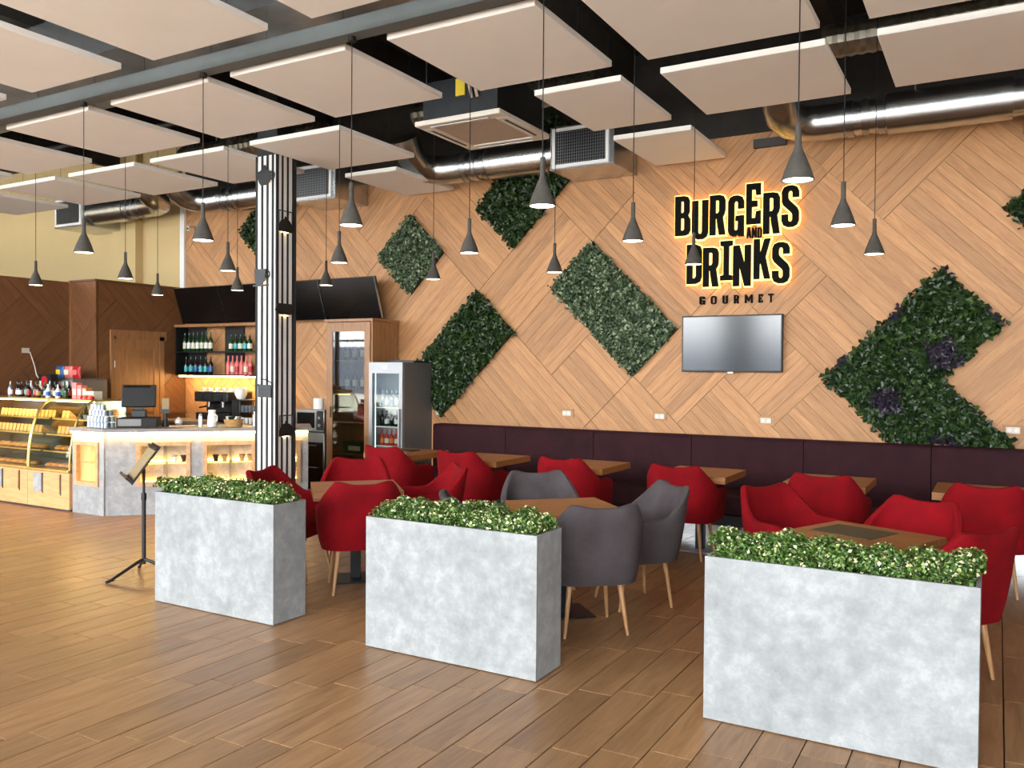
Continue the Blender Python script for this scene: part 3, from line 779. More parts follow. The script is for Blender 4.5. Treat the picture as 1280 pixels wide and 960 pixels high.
# ================================================================== BENCH, TABLES, CHAIRS
def cushion(b, x0, x1, y0, y1, z0, z1, r_=.03, n=4):
    """rounded slab: front/top edges softened"""
    prof = []
    for i in range(n + 1):
        a = PI + PI / 2 * i / n; prof.append((y0 + r_ + r_ * math.cos(a), z0 + r_ + r_ * math.sin(a)))
    prof = [(y1, z0)] + prof[::-1]
    for i in range(n + 1):
        a = PI - PI / 2 * i / n; prof.append((y0 + r_ + r_ * math.cos(a), z1 - r_ + r_ * math.sin(a)))
    for i in range(n + 1):
        a = PI / 2 - PI / 2 * i / n; prof.append((y1 - r_ + r_ * math.cos(a), z1 - r_ + r_ * math.sin(a)))
    M = Matrix(((0, 0, 1, 0), (1, 0, 0, 0), (0, 1, 0, 0), (0, 0, 0, 1)))
    return b.prism(prof, x0, x1, M)
t = thing('banquette', 'long plum upholstered wall bench with a chrome plinth', 'bench', (0, 8.55, 0))
xs = [-6.36, -5.27, -4.08, -2.907, -1.724, -.544, .64, 1.82]
for x0, x1 in zip(xs[:-1], xs[1:]):
    cushion(MB(), x0 + .004, x1 - .004, .50, .745, .40, 1.00, .04).build('back_cushion', 'plum_fabric', t)
    cushion(MB(), x0 + .004, x1 - .004, -.04, .50, .24, .46, .05).build('seat_cushion', 'plum_fabric', t)
box(-6.36, 1.82, .02, .70, .13, .24).build('base', 'blacksoft', t)
box(-6.36, 1.82, .07, .09, 0, .13).build('plinth', 'chrome', t)
box(-6.36, 1.82, .09, .70, 0, .13).build('plinth_core', 'blacksoft', t)

def table_parts(t, w, d, cut=False, base='dark'):
    for i in range(5):     # glued staves of the top
        y0 = -d / 2 + d * i / 5; box(-w / 2, w / 2, y0 + .0006, y0 + d / 5 - .0006, .715, .75).build('top_plank', 'table_wood', t)
    for s in (-1, 1):
        box(-w / 2, w / 2, s * (d / 2 - .02) - .02, s * (d / 2 - .02) + .02, .69, .7145).build('apron', 'table_wood', t)
        box(s * (w / 2 - .02) - .02, s * (w / 2 - .02) + .02, -d / 2 + .0405, d / 2 - .0405, .69, .7145).build('apron', 'table_wood', t)
    box(-.04, .04, -.04, .04, .012, .70).build('post', 'dark_steel', t, bevel=.005)
    box(-.2, .2, -.2, .2, .695, .7145).build('top_bracket', 'dark_steel', t)
    box(-.17, .17, -.17, .17, 0, .012).build('base_plate', 'dark_steel' if base == 'dark' else 'stainless', t, bevel=.003)
BX = [-5.93, -4.835, -3.645, -2.445, -1.275, -.11]
blab = ['beside the fridge', 'second from the fridge', 'third from the fridge', 'fourth from the fridge', 'fifth from the fridge', 'at the right edge']
first = None
for x, l in zip(BX, blab):
    lab = 'small oak table at the plum bench, ' + l
    if first is None:
        first = thing('bench_table', lab, 'table', (x, 7.92, 0), 0, 'oak tables along the bench'); table_parts(first, .67, .74, base='steel')
    else: dup(first, (x, 7.92, 0), 0, lab)
TAB = [(-4.51, 5.34, R(45), 'oak table between the first two planters, ringed by red chairs'), (-2.62, 5.35, R(45), 'oak table with grey chairs behind the middle planter'), (-.695, 5.32, R(-23), 'oak table carrying a dark patterned mat, behind the right planter')]
first = None
for x, y, a, lab in TAB:
    if first is None:
        first = thing('cafe_table', lab, 'table', (x, y, 0), a, 'square oak cafe tables'); table_parts(first, .69, .69)
    else: dup(first, (x, y, 0), a, lab)
t = tag(MB().box(-.19, .19, -.16, .16, 0, .004).build('table_mat', 'mat_dark', loc=(-.735, 5.40, .7505), rot=(0, 0, R(-23))), 'dark rectangular patterned mat lying on the right table', 'table mat')
tag(box(-.12, .12, -.09, .09, 0, .012).build('serving_tray', 'tray_dark', loc=(-5.98, 8.0, .7505), bevel=.004), 'flat dark tray on the table beside the fridge', 'tray')
t = thing('table_number', 'small white card folder on the far red-chair table edge', 'card', (-5.86, 7.72, .7505))
box(-.05, .05, -.03, .03, 0, .004).build('card', 'white', t)

# ---- upholstered armchair shell; the chair faces local +Y
def smooth01(t): t = max(0, min(1, t)); return t * t * (3 - 2 * t)
def chair_shell():
    hw, dp, rc = .285, .27, .17
    pts = []          # plan outline from the right arm front, around the back, to the left arm front
    for i in range(9): pts.append((hw, .24 - (.24 + dp - rc) * i / 9))
    for i in range(11): a = -PI / 2 * i / 10; pts.append((hw - rc + rc * math.cos(a), -dp + rc + rc * math.sin(a)))
    for i in range(1, 10): pts.append((hw - rc - 2 * (hw - rc) * i / 10, -dp))
    for i in range(11): a = -PI / 2 - PI / 2 * i / 10; pts.append((-hw + rc + rc * math.cos(a), -dp + rc + rc * math.sin(a)))
    for i in range(1, 10): pts.append((-hw, -dp + rc + (.24 + dp - rc) * i / 9))
    rows = []
    n = len(pts)
    arcl = [0.0]
    for i in range(1, n): arcl.append(arcl[-1] + math.hypot(pts[i][0] - pts[i - 1][0], pts[i][1] - pts[i - 1][1]))
    for i, (x, y) in enumerate(pts):
        q0, q1 = pts[max(i - 1, 0)], pts[min(i + 1, n - 1)]
        tx, ty = q1[0] - q0[0], q1[1] - q0[1]; L = math.hypot(tx, ty); nx, ny = ty / L, -tx / L
        if nx * x + ny * (y + .02) < 0: nx, ny = -nx, -ny
        # height: arms low, back high with small ears at the corners; sp = path length from the back centre
        sp = abs(arcl[i] - arcl[-1] / 2)
        arm = .655 - .045 * smooth01((sp - .56) / .20)
        tt = max(0.0, min(1.0, (sp - .195) / .22))
        fall = (1 - smooth01(tt)) * .55 + (1 - tt) ** 2 * .45
        ear = .024 * math.exp(-((sp - .175) / .06) ** 2)
        top = arm + (.848 - arm) * fall + ear
        backness = 1 - smooth01((sp - .16) / .36)
        th = .026
        if i == 0 or i == n - 1: th = .012
        def at(z, off, lean=1.0):
            k = max(0, z - .42)
            o_ = off + k * (.17 * backness + .04 * (1 - backness)) - .022 * (max(0, .46 - z) / .12) ** 1.5
            sq = 1 - .07 * smooth01((z - .56) / .28) * (1 if y < .02 else 0) * smooth01((.05 - y) / .12)
            return ((x + nx * o_) * sq, y + ny * o_, z)
        row = []
        z0 = .345
        for k in range(9): z = z0 + (top - .02 - z0) * k / 8; row.append(at(z, th))
        row.append(at(top - .006, th * .72)); row.append(at(top, th * .1)); row.append(at(top - .004, -th * .6))
        for k in range(8): z = top - .02 - (top - .02 - .40) * k / 7; row.append(at(z, -th))
        rows.append(row)
    b = MB().grid(rows)
    nc = len(rows[0])
    for e, sgn in ((0, 1), ((n - 1) * nc, -1)):      # close the arm fronts
        idx = list(range(e, e + nc)); b.f.append(tuple(idx if sgn > 0 else idx[::-1]))
    return b, pts
def make_chair(label, fab, loc, ang, group):
    t = thing('armchair', label, 'chair', loc, ang, group)
    b, pts = chair_shell()
    b.build('shell', fab, t)
    sb = MB()
    pr = [(x * .90, y * .90 if y < 0 else y * 1.02) for x, y in pts]
    n = len(pr)
    lay = [(.80, .35), (.94, .356), (.98, .375), (.98, .445), (.955, .462), (.88, .470)]
    vs = [(x * s, y * s, z) for s, z in lay for x, y in pr]
    fs = [(j * n + i, j * n + (i + 1) % n, (j + 1) * n + (i + 1) % n, (j + 1) * n + i) for j in range(len(lay) - 1) for i in range(n)]
    fs += [tuple(range(n))[::-1], tuple((len(lay) - 1) * n + i for i in range(n))]
    sb.add(vs, fs); sb.build('seat', fab, t)
    for sx in (-1, 1):
        for sy in (-1, 1):
            MB().tube([(sx * .165, sy * .15 - .015, .355), (sx * .21, sy * .205, .004), (sx * .2105, sy * .2055, 0)], [.019, .0105, .010], 10).build('leg', 'leg_wood', t)
    return t
RED = GREY = None
def chair(x, y, heading, color, label):
    """heading: direction the sitter looks, degrees from +X"""
    global RED, GREY
    ang = R(heading - 90)
    if color == 'red':
        if RED is None: RED = make_chair(label, 'red_fabric', (x, y, 0), ang, 'red upholstered armchairs'); return RED
        return dup(RED, (x, y, 0), ang, label)
    if GREY is None: GREY = make_chair(label, 'grey_fabric', (x, y, 0), ang, 'grey upholstered armchairs'); return GREY
    return dup(GREY, (x, y, 0), ang, label)
for x, l in zip([-5.80, -4.83, -3.63, -2.49, -1.24, -.06], blab):
    chair(x, 7.62, 90, 'red', 'red fabric armchair facing the plum bench, at the bench table ' + l)
chair(-4.30, 5.13, 136, 'red', 'red armchair with its back to the viewer, between the left and middle planters')
chair(-4.30, 5.97, 228, 'red', 'red armchair with only one arm and ear in view above the middle planter')
chair(-5.06, 5.98, 306, 'red', 'red armchair on the far side of the left cafe table, facing the viewer')
chair(-5.02, 5.20, 15, 'red', 'red armchair peeking out behind the left planter, below the striped column')
chair(-2.34, 5.11, 132, 'grey', 'grey armchair with its back to the viewer, right beside the middle planter')
chair(-2.31, 5.85, 228, 'grey', 'grey armchair turned sideways, at the right of the grey-chair table')
chair(-3.12, 5.97, 308, 'grey', 'grey armchair on the far side of its table, facing the viewer')
chair(-2.97, 4.97, 44, 'grey', 'grey armchair almost hidden behind the middle planter')
chair(-1.22, 6.22, -33, 'red', 'red armchair on the left of the table with the dark mat')
chair(-.54, 5.96, -113, 'red', 'red armchair on the far side of the table with the dark mat')
chair(-.29, 5.36, 144, 'red', 'red armchair seen from behind at the right end of the right planter')

# ================================================================== PLANTERS
def planter(x0, x1, label, seed):
    w, d, h = x1 - x0, .30, .80
    t = thing('planter_box', label, 'planter', (x0, 4.06, 0), 0, 'concrete-look planter boxes')
    th = .018
    box(0, w, 0, th, .006, h).build('front_panel', 'planter_concrete', t)
    box(0, w, d - th, d, .006, h).build('back_panel', 'planter_concrete', t)
    box(0, th, th + .0006, d - th - .0006, .006, h).build('side_panel', 'planter_concrete', t)
    box(w - th, w, th + .0006, d - th - .0006, .006, h).build('side_panel', 'planter_concrete', t)
    box(th, w - th, th, d - th, h - .09, h - .05).build('soil', 'soil', t)
    for fx in (.05, w / 2, w - .05):
        for fy in (.03, d - .03): MB().lathe([(.012, 0), (.012, .007)], 8, (fx, fy, 0)).build('foot', 'black', t)
    rng = np.random.default_rng(seed)
    # tufts: every tuft is a dome of short sprigs
    P = []; Vn = []; var = []
    V = []; F = []; VAR = []; base = 0
    nt = int(w * 80)
    for k in range(nt):
        cx = rng.uniform(.03, w - .03); cy = rng.uniform(.035, d - .035); rad = rng.uniform(.05, .085); cz = h - .015 + rng.uniform(.0, .075)
        m_ = 230
        th_ = rng.uniform(0, 2 * PI, m_); ph = np.arccos(rng.uniform(-.1, 1, m_))
        rr = rad * rng.uniform(.55, 1.05, m_)
        n_ = np.stack([np.sin(ph) * np.cos(th_), np.sin(ph) * np.sin(th_), np.cos(ph)], 1)
        p_ = np.stack([cx + rr * n_[:, 0], cy + rr * n_[:, 1], cz + rr * n_[:, 2] * .95], 1)
        p_[:, 0] = np.where(p_[:, 2] > h + .012, np.clip(p_[:, 0], -.012, w + .012), np.clip(p_[:, 0], .024, w - .024)); p_[:, 1] = np.where(p_[:, 2] > h + .012, np.clip(p_[:, 1], -.012, d + .012), np.clip(p_[:, 1], .024, d - .024))
        p_[:, 2] = np.maximum(p_[:, 2], h - .05)
        v, f = leafcloud(p_, n_ + np.array([0, 0, .25]), .019, .55, rng, aspect=1.25)
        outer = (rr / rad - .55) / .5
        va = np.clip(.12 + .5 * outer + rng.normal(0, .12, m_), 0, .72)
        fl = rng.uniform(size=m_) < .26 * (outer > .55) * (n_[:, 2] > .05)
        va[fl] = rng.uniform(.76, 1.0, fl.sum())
        V.append(v); F.append(f + base); VAR.append(np.repeat(va, 2)); base += len(v)
    m_ = 4200      # low leaves filling the box up to its rims
    p_ = np.stack([rng.uniform(.02, w - .02, m_), rng.uniform(.02, d - .02, m_), h + rng.uniform(-.03, .035, m_)], 1)
    v, f = leafcloud(p_, np.tile(np.array([[0, 0, 1.]]), (m_, 1)), .022, .6, rng, aspect=1.25)
    va = np.clip(rng.normal(.35, .2, m_), 0, .72); fl = rng.uniform(size=m_) < .12; va[fl] = rng.uniform(.76, 1, fl.sum())
    V.append(v); F.append(f + base); VAR.append(np.repeat(va, 2))
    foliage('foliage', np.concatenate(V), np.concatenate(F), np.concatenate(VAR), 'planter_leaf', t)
planter(-5.305, -4.125, 'pale concrete planter box with small green shrubs, left of three, by the music stand', 11)
planter(-3.345, -2.16, 'pale concrete planter box with small green shrubs, middle of three', 12)
planter(-1.23, -.05, 'pale concrete planter box with small green shrubs, nearest and right of three', 13)

# ================================================================== COLUMN
t = thing('striped_column', 'square column clad in dark vertical slats over white, with metal tea-pot cut-outs', 'column', (-7.2, 6.793, 0))
CW, CD, CH = .335, .30, 4.05
box(.02, CW - .02, .02, CD - .02, 0, CH).build('core', 'white', t)
for x in (.0, .085, .165, .245): box(x, x + .028, .012, .02, 0, CH).build('slat', 'blacksoft', t)
box(CW - .03, CW - .012, .012, .02, 0, CH).build('slat', 'blacksoft', t)
for y in (.0205, .09, .17, .25): box(CW - .0195, CW - .012, y, y + .024, 0, CH).build('slat', 'blacksoft', t)
box(0, .0195, .0205, .05, 0, CH).build('slat', 'blacksoft', t)
box(.0, CW, CD - .0195, CD, 0, CH).build('slat', 'blacksoft', t)
box(.02, CW - .02, .02, CD - .02, CH, HC).build('steel_core', 'dark_steel', t)
SH = {
 'teapot': [[(-.08, -.07), (-.05, -.10), (.05, -.10), (.08, -.07), (.10, 0), (.07, .06), (.02, .085), (.015, .12), (-.015, .12), (-.02, .085), (-.07, .06), (-.12, .05), (-.10, -.01)], ('ring', .115, -.0, .04)],
 'cup': [[(-.10, .08), (.08, .08), (.06, -.05), (.03, -.09), (.12, -.09), (.12, -.11), (-.12, -.11), (-.12, -.09), (-.06, -.09), (-.09, -.05)], ('ring', .10, .02, .035)],
 'dome': [[(-.11, -.07), (.11, -.07), (.11, .0), (.06, .06), (.015, .075), (.012, .10), (-.012, .10), (-.015, .075), (-.06, .06), (-.11, .0)], ('bail', 0, .05, .10)],
 'pot': [[(-.10, -.08), (.10, -.08), (.10, .06), (-.06, .06), (-.12, .075), (-.12, .06), (-.10, .04)], ('arch', .02, .06, .10)],
 'pan': [[(-.11, .06), (.11, .06), (.11, -.03), (.09, -.06), (-.09, -.06), (-.11, -.03), (-.16, -.01), (-.16, -.02)], ('none', 0, 0, 0)],
}
def ornament(kind, face, u, z):
    poly, hd = SH[kind]
    b = MB()
    if face == 'front': M = Matrix(((1, 0, 0, u), (0, 0, -1, -.0), (0, 1, 0, z), (0, 0, 0, 1)))
    else: M = Matrix(((0, 0, 1, CW), (1, 0, 0, u), (0, 1, 0, z), (0, 0, 0, 1)))
    b.prism(poly, 0, .006, M)
    o = b.build('metal_cutout', 'dark_steel', t, smooth=False)
    typ, hx, hz, hr = hd
    h = MB()
    if typ == 'ring': h.tube([M @ Vector((hx + hr * math.cos(a), hz + hr * math.sin(a), .003)) for a in [k * PI / 8 for k in range(17)]], .007, 6)
    elif typ == 'bail': h.tube([M @ Vector(p) for p in ((-.10, .02, .003), (-.10, .16, .003), (.10, .16, .003), (.10, .02, .003))], .007, 6)
    elif typ == 'arch': h.tube([M @ Vector(p) for p in ((-.06, .12, .003), (0, .12, .003), (.06, .10, .003), (.10, .085, .003), (.115, .05, .003), (.10, .02, .003))], .006, 6)
    if h.v: h.build('handle', 'dark_steel', o)
    k = MB().box(-.03, .03, -.03, .03, -.012, .0, M).build('standoff', 'black', o)
    e = MB().box(-.05, .05, -.075, -.068, -.008, -.002, M).build('led_strip', 'led_soft', o)
ornament('teapot', 'front', .15, 3.82)
ornament('cup', 'front', .10, 2.72)
ornament('pot', 'front', .16, 1.46)
ornament('dome', 'side', .13, 3.28)
ornament('pan', 'side', .13, 2.36)
ornament('dome', 'side', .15, 1.02)

# ================================================================== MUSIC STAND
t = thing('music_stand', 'black tripod music stand holding a menu, left of the left planter', 'music stand', (-6.02, 4.50, 0))
MB().tube([(0, 0, .10), (0, 0, .66)], .016, 10).build('lower_pole', 'black', t)
MB().tube([(0, 0, .64), (0, 0, .86)], .011, 10).build('upper_pole', 'black', t)
MB().lathe([(.02, .62), (.022, .64), (.02, .68)], 12).build('clamp', 'black', t)
for a in (-95, 150, 30):
    ca, sa = math.cos(R(a)), math.sin(R(a))
    lg = MB().tube([(0, 0, .14), (ca * .06, sa * .06, .12), (ca * .30, sa * .30, .012)], [.014, .014, .011], 8).build('leg', 'black', t)
    MB().tube([(ca * .26, sa * .26, .025), (ca * .32, sa * .32, .012)], .0125, 8).build('rubber_foot', 'blacksoft', lg)
DM = Matrix.Translation((-.02, 0, .925)) @ Matrix.Rotation(R(240), 4, 'Z') @ Matrix.Rotation(R(54), 4, 'Y')
desk = MB().box(-.18, .18, -.23, .23, -.008, 0, DM)
d_ = desk.build('desk', 'black', t)
MB().box(.15, .17, -.23, .23, 0, .06, DM).build('ledge', 'black', d_)
MB().box(-.16, -.14, -.23, .23, 0, .02, DM).build('top_lip', 'black', d_)
MB().box(-.13, .14, -.19, .19, .002, .008, DM).build('menu_sheet', 'paper', d_)
MB().tube([(0, 0, .84), (-.01, 0, .91)], .014, 8).build('tilt_joint', 'black', t)

# ================================================================== BAR
# ---- bar counter: a short straight front, then a 45 degree front
def off_line(t_, d):      # point on the 45 degree front, t metres along, d metres inwards
    return (-8.83 + t_ * S2 - d * S2, 6.10 + t_ * S2 + d * S2)
ct = thing('bar_counter', 'grey concrete-look bar counter with lit wood-framed niches', 'bar counter', (0, 0, 0))
LEN = 2.25
A0, A1 = (-9.42, 6.08), (-8.83, 6.10)
P2, P2b, P1b = off_line(LEN, 0), off_line(LEN, .62), off_line(.26, .62)
def lerp2(a, b_, t_): return (a[0] + (b_[0] - a[0]) * t_, a[1] + (b_[1] - a[1]) * t_)
# niches: (face, start, end, z0, z1)
NZ0, NZ1 = .34, .83
def face_frame(face):
    if face == 'A':
        o, ex, ey = Vector((A0[0], A0[1], 0)), Vector((1, 0, 0)), Vector((0, 1, 0))
    else:
        o, ex, ey = Vector((A1[0], A1[1], 0)), Vector((S2, S2, 0)), Vector((-S2, S2, 0))
    M = Matrix((ex, ey, Vector((0, 0, 1)))).transposed().to_4x4(); M.translation = o
    return M
def front_with_holes(face, L, holes, z1=.93):
    """front slab pieces around the niche openings, local x along the face, y inwards"""
    M = face_frame(face); b = MB(); x = 0.0
    for a0, a1 in holes:
        b.box(x, a0, 0, .03, .0, z1, M); b.box(a0, a1, 0, .03, 0, NZ0, M); b.box(a0, a1, 0, .03, NZ1, z1, M); x = a1
    b.box(x, L, 0, .03, 0, z1, M)
    return b.build('front_panel', 'counter_concrete', ct, smooth=False)
holA = [(.07, .49)]
holB = [(.33, .90), (1.06, 1.63), (1.80, 2.15)]
front_with_holes('A', .585, holA); front_with_holes('B', LEN, holB)
def niche(face, a0, a1, divs=2):
    M = face_frame(face); z0, z1 = NZ0, NZ1; d = .30
    f = MB(); w = .035
    f.box(a0 - .01, a1 + .01, -.02, .03, z0 - .01, z0 + w, M); f.box(a0 - .01, a1 + .01, -.02, .03, z1 - w, z1 + .01, M)
    f.box(a0 - .01, a0 + w, -.02, .03, z0 + w, z1 - w, M); f.box(a1 - w, a1 + .01, -.02, .03, z0 + w, z1 - w, M)
    fr = f.build('niche_frame', 'frame_wood', ct, smooth=False)
    MB().box(a0, a1, d, d + .015, z0, z1, M).build('niche_back', 'counter_concrete', fr)
    l = MB().box(a0 - .015, a0, .03, d, z0, z1, M).box(a1, a1 + .015, .03, d, z0, z1, M).box(a0, a1, .03, d, z0 - .015, z0, M).box(a0, a1, .03, d, z1, z1 + .015, M)
    l.build('niche_lining', 'label_cream', fr)
    zm = (z0 + z1) / 2
    MB().box(a0, a1, .06, d, zm - .006, zm + .006, M).build('glass_shelf', 'case_glass', fr)
    mid = (a0 + a1) / 2
    MB().box(mid - .006, mid + .006, .05, d, z0, z1, M).build('divider', 'case_glass', fr)
    for zz in (z0 + .002, zm + .007):
        MB().box(a0 + .02, mid - .02, d - .03, d - .015, zz, zz + .012, M).build('led_strip', 'led_niche', fr)
        MB().box(mid + .02, a1 - .02, d - .03, d - .015, zz, zz + .012, M).build('led_strip', 'led_niche', fr)
for a0, a1 in holA: niche('A', a0, a1)
for a0, a1 in holB: niche('B', a0, a1)
body = MB().prism([(A0[0], A0[1] + .36), (A1[0] - .13, A1[1] + .36), off_line(LEN, .36), P2b, P1b, (A0[0], 6.74)], 0, .93)
body.build('body', 'counter_concrete', ct, smooth=False)
e = off_line(LEN, .03); e2 = off_line(LEN, .36); f_ = off_line(LEN - .03, .36); g_ = off_line(LEN - .03, .03)
MB().prism([e, e2, f_, g_], 0, .93).build('end_panel', 'counter_concrete', ct, smooth=False)
box(A0[0], A0[0] + .03, A0[1] + .03, A0[1] + .36, 0, .93).build('end_panel', 'counter_concrete', ct)
MB().prism([(A0[0] - .0, A0[1] - .05), (A1[0] + .02, A1[1] - .05), off_line(LEN + .04, -.05), off_line(LEN + .04, .66), off_line(.28, .66), (A0[0], 6.78)], .955, .995).build('worktop', 'countertop', ct, smooth=False)
for face, L in (('A', .585), ('B', LEN)):
    M = face_frame(face)
    MB().box(.01, L - .01, -.028, -.012, .935, .9545, M).build('led_strip', 'led', ct)
    MB().box(0.0, L, -.010, .03, .93, .9548, M).build('light_rail', 'offwhite', ct)
    MB().box(.0, L, .012, .03, -.0, .0005, M).build('plinth_line', 'black', ct)

def cup(loc, label, mat='ceramic', r_=.035, h=.07, sleeve=None):
    t = thing('cup', label, 'cup', loc, 0, 'paper and china cups in the counter niches')
    MB().lathe([(r_ * .72, 0), (r_, h), (r_ * 1.05, h), (r_ * 1.05, h + .006), (r_ * .8, h + .006)], 12).build('cup_body', mat, t)
    MB().lathe([(r_ * 1.08, h * .92), (r_ * 1.08, h * 1.0), (r_ * .9, h * 1.12)], 12).build('cup_lid', sleeve or 'brown_bottle', t)
def onface(face, a, d, z): return face_frame(face) @ Vector((a, d, z))
zm = (NZ0 + NZ1) / 2 + .0065
for face, a, z, m_, lab in [('B', .43, zm, 'ceramic', 'white paper cup in the left lit niche, upper shelf'), ('B', .72, zm, 'ceramic', 'small paper cup in the left lit niche, middle of the upper shelf'), ('B', .82, zm, 'brown_bottle', 'brown paper cup in the left lit niche, right end of the upper shelf'),
                            ('B', .55, NZ0 + .0005, 'brown_bottle', 'brown cup low in the left lit niche'), ('B', 1.18, zm, 'brown_bottle', 'brown paper cup in the middle lit niche, leftmost'), ('B', 1.28, zm, 'wicker', 'second brown paper cup in the middle lit niche'), ('B', 1.48, zm, 'wicker', 'brown cup in the middle lit niche, third on its shelf'), ('B', 1.57, zm, 'wicker', 'brown cup in the middle lit niche, at the right end')]:
    cup(onface(face, a, .16, z), lab, m_)

# ---- things on the counter
t = thing('cash_register', 'black touch-screen cash register with printer base on the counter', 'cash register', (*off_line(.30, .34), .996), R(45))
box(-.22, .22, -.17, .2, 0, .11).build('cash_drawer', 'blacksoft', t, bevel=.005)
box(-.20, .05, -.175, -.170, .02, .10).build('drawer_front', 'fridge_grey', t)
box(-.08, .08, -.02, .12, .11, .20).build('stand_base', 'black', t, bevel=.01)
box(-.05, .05, .02, .08, .20, .30).build('stand_neck', 'black', t)
TM = Matrix.Translation((0, .03, .36)) @ Matrix.Rotation(R(-18), 4, 'X')
MB().box(-.19, .19, -.025, .025, -.13, .14, TM).build('monitor', 'black', t, bevel=.008)
MB().box(-.165, .165, .025, .027, -.105, .115, TM).build('screen', 'tv_screen', t)
MB().box(-.17, .12, -.035, -.025, .1, .125, TM).build('rear_cover', 'tv_black', t)
t = thing('card_terminal', 'white paper card standing on a dark card terminal beside the register', 'card terminal', (*off_line(.60, .32), .996), R(45))
MB().lathe([(.045, 0), (.04, .02), (.02, .1), (.025, .16)], 12).build('stand', 'black', t)
box(-.05, .05, -.012, .012, .16, .25).build('keypad', 'black', t)
box(-.04, .04, -.018, -.013, .21, .34).build('receipt', 'paper', t)
for z_, m__ in ((.06, 6), (.13, 6), (.20, 5), (.265, 4)):
    for k in range(m__):
        x = -9.30 + .064 * k + (6 - m__) * .032
        for y_ in ((6.22,) if z_ > .2 else (6.22, 6.29)):
            tag(MB().lathe([(.030, -.06), (.024, .0), (.022, .0)], 10).build('plastic_glass', 'clearplastic', loc=(x, y_, .996 + z_)), 'clear upturned plastic glass in the pyramid stack at the counter corner', 'glass', 'plastic glasses stacked on the counter')
def onctr(t_, d): return (*off_line(t_, d), .996)
t = thing('milk_jug', 'tall white milk jug on the counter', 'jug', onctr(1.13, .25))
MB().lathe([(.055, 0), (.058, .02), (.05, .13), (.04, .16), (.045, .2)], 16).build('jug_body', 'ceramic', t)
MB().tube([(.05, 0, .06), (.09, 0, .08), (.09, 0, .13), (.045, 0, .15)], .007, 6).build('handle', 'ceramic', t)
t = thing('pepper_mill', 'slim white shaker left of the milk jug', 'shaker', onctr(1.0, .22))
MB().lathe([(.022, 0), (.022, .12), (.018, .13)], 12).build('shaker_body', 'ceramic', t)
MB().lathe([(.019, .131), (.02, .15), (.008, .16)], 12).build('cap', 'stainless', t)
t = thing('wicker_basket', 'wicker basket full of wrapped sachets on the counter', 'basket', onctr(1.38, .22), R(45))
b = MB()
for k in range(5): b.lathe([(.095 + .004 * k, .018 * k), (.102 + .004 * k, .018 * k + .009), (.095 + .004 * k, .018 * k + .018)], 18, cap=(k == 0))
b.build('basket_wall', 'wicker', t)
for k in range(9):
    a = k * 2.4
    MB().box(-.03, .03, -.004, .004, 0, .07, Matrix.Translation((.05 * math.cos(a), .05 * math.sin(a), .06)) @ Matrix.Rotation(a * 1.7, 4, 'Z') @ Matrix.Rotation(.5, 4, 'X')).build('sachet', ['white', 'brown_bottle', 'label_cream', 'black'][k % 4], t)
t = thing('soap_dispenser', 'slim white bottle near the column end of the counter', 'bottle', onctr(1.62, .22))
MB().lathe([(.02, 0), (.02, .13), (.01, .15), (.008, .18)], 12).build('bottle_body', 'white', t)
MB().lathe([(.011, .181), (.011, .2)], 10).build('cap', 'black', t)
t = thing('dark_pot', 'small black pot between the basket and the column', 'pot', onctr(1.75, .25))
MB().lathe([(.04, 0), (.05, .06), (.045, .11)], 14).build('pot_body', 'black', t)
MB().lathe([(.046, .111), (.02, .13)], 14).build('lid', 'dark_steel', t)
t = thing('bread_board', 'light wooden board lying on the counter behind the register', 'board', onctr(.78, .35), R(45))
box(-.14, .14, -.08, .08, 0, .012).build('board', 'frame_wood', t)
t = thing('sugar_bowl', 'round cream sugar bowl on the counter', 'bowl', onctr(.72, .55))
MB().lathe([(.03, 0), (.05, .03), (.045, .065)], 14).build('bowl_body', 'ceramic', t)
MB().lathe([(.046, .066), (.025, .085), (.008, .1)], 14).build('lid', 'ceramic', t)

# ---- back bar along the oak wall
t = thing('back_counter', 'dark work counter along the wall behind the bar', 'counter', (-11.35, 8.62, 0))
box(0, 2.35, .02, .66, 0, .86).build('cabinet_body', 'oak_dark', t)
box(-.0, 2.38, 0, .67, .86, .90).build('worktop', 'countertop', t)
t = thing('coffee_machine', 'black and steel espresso machine under the lit shelf', 'coffee machine', (-10.45, 8.68, .9005))
box(0, .70, .02, .48, .03, .14).build('base', 'black', t, bevel=.01)
box(0, .70, .22, .48, .14, .44).build('back_body', 'blacksoft', t, bevel=.01)
box(-.01, .71, .0, .48, .30, .44).build('head', 'black', t, bevel=.02)
box(0, .70, .0, .48, .44, .455).build('cup_tray', 'stainless', t)
for k in range(2):
    x = .2 + .3 * k
    g = MB().lathe([(.035, .22), (.035, .30)], 14, (x, .1, 0)).build('group_head', 'chrome', t)
    MB().tube([(x, .07, .235), (x, -.08, .215)], .012, 8).build('portafilter', 'black', g)
for x in (.03, .67): MB().lathe([(.02, 0), (.02, .03)], 10, (x, .1, 0)).build('foot', 'black', t)
for k in range(3): box(.1 + .2 * k, .2 + .2 * k, -.014, -.010, .34, .41).build('gauge_panel', 'dark_steel', t)
for k in range(9):
    x = -10.40 + .075 * k
    tag(MB().lathe([(.022, 0), (.034, .05), (.034, .055), (.028, .055), (.02, .012)], 12).build('espresso_cup', 'ceramic', loc=(x, 8.82 + .05 * (k % 2), 1.3565)), 'small white cup warming on top of the espresso machine, %s from the left' % ORD[k], 'cup', 'cups on the espresso machine')
t = thing('coffee_grinder', 'white topped coffee grinder right of the espresso machine', 'grinder', (-9.62, 8.82, .9005))
box(-.09, .09, -.1, .1, 0, .34).build('grinder_body', 'black', t, bevel=.02)
MB().lathe([(.05, .34), (.09, .42), (.09, .50), (.06, .52)], 16).build('hopper', 'ceramic', t)
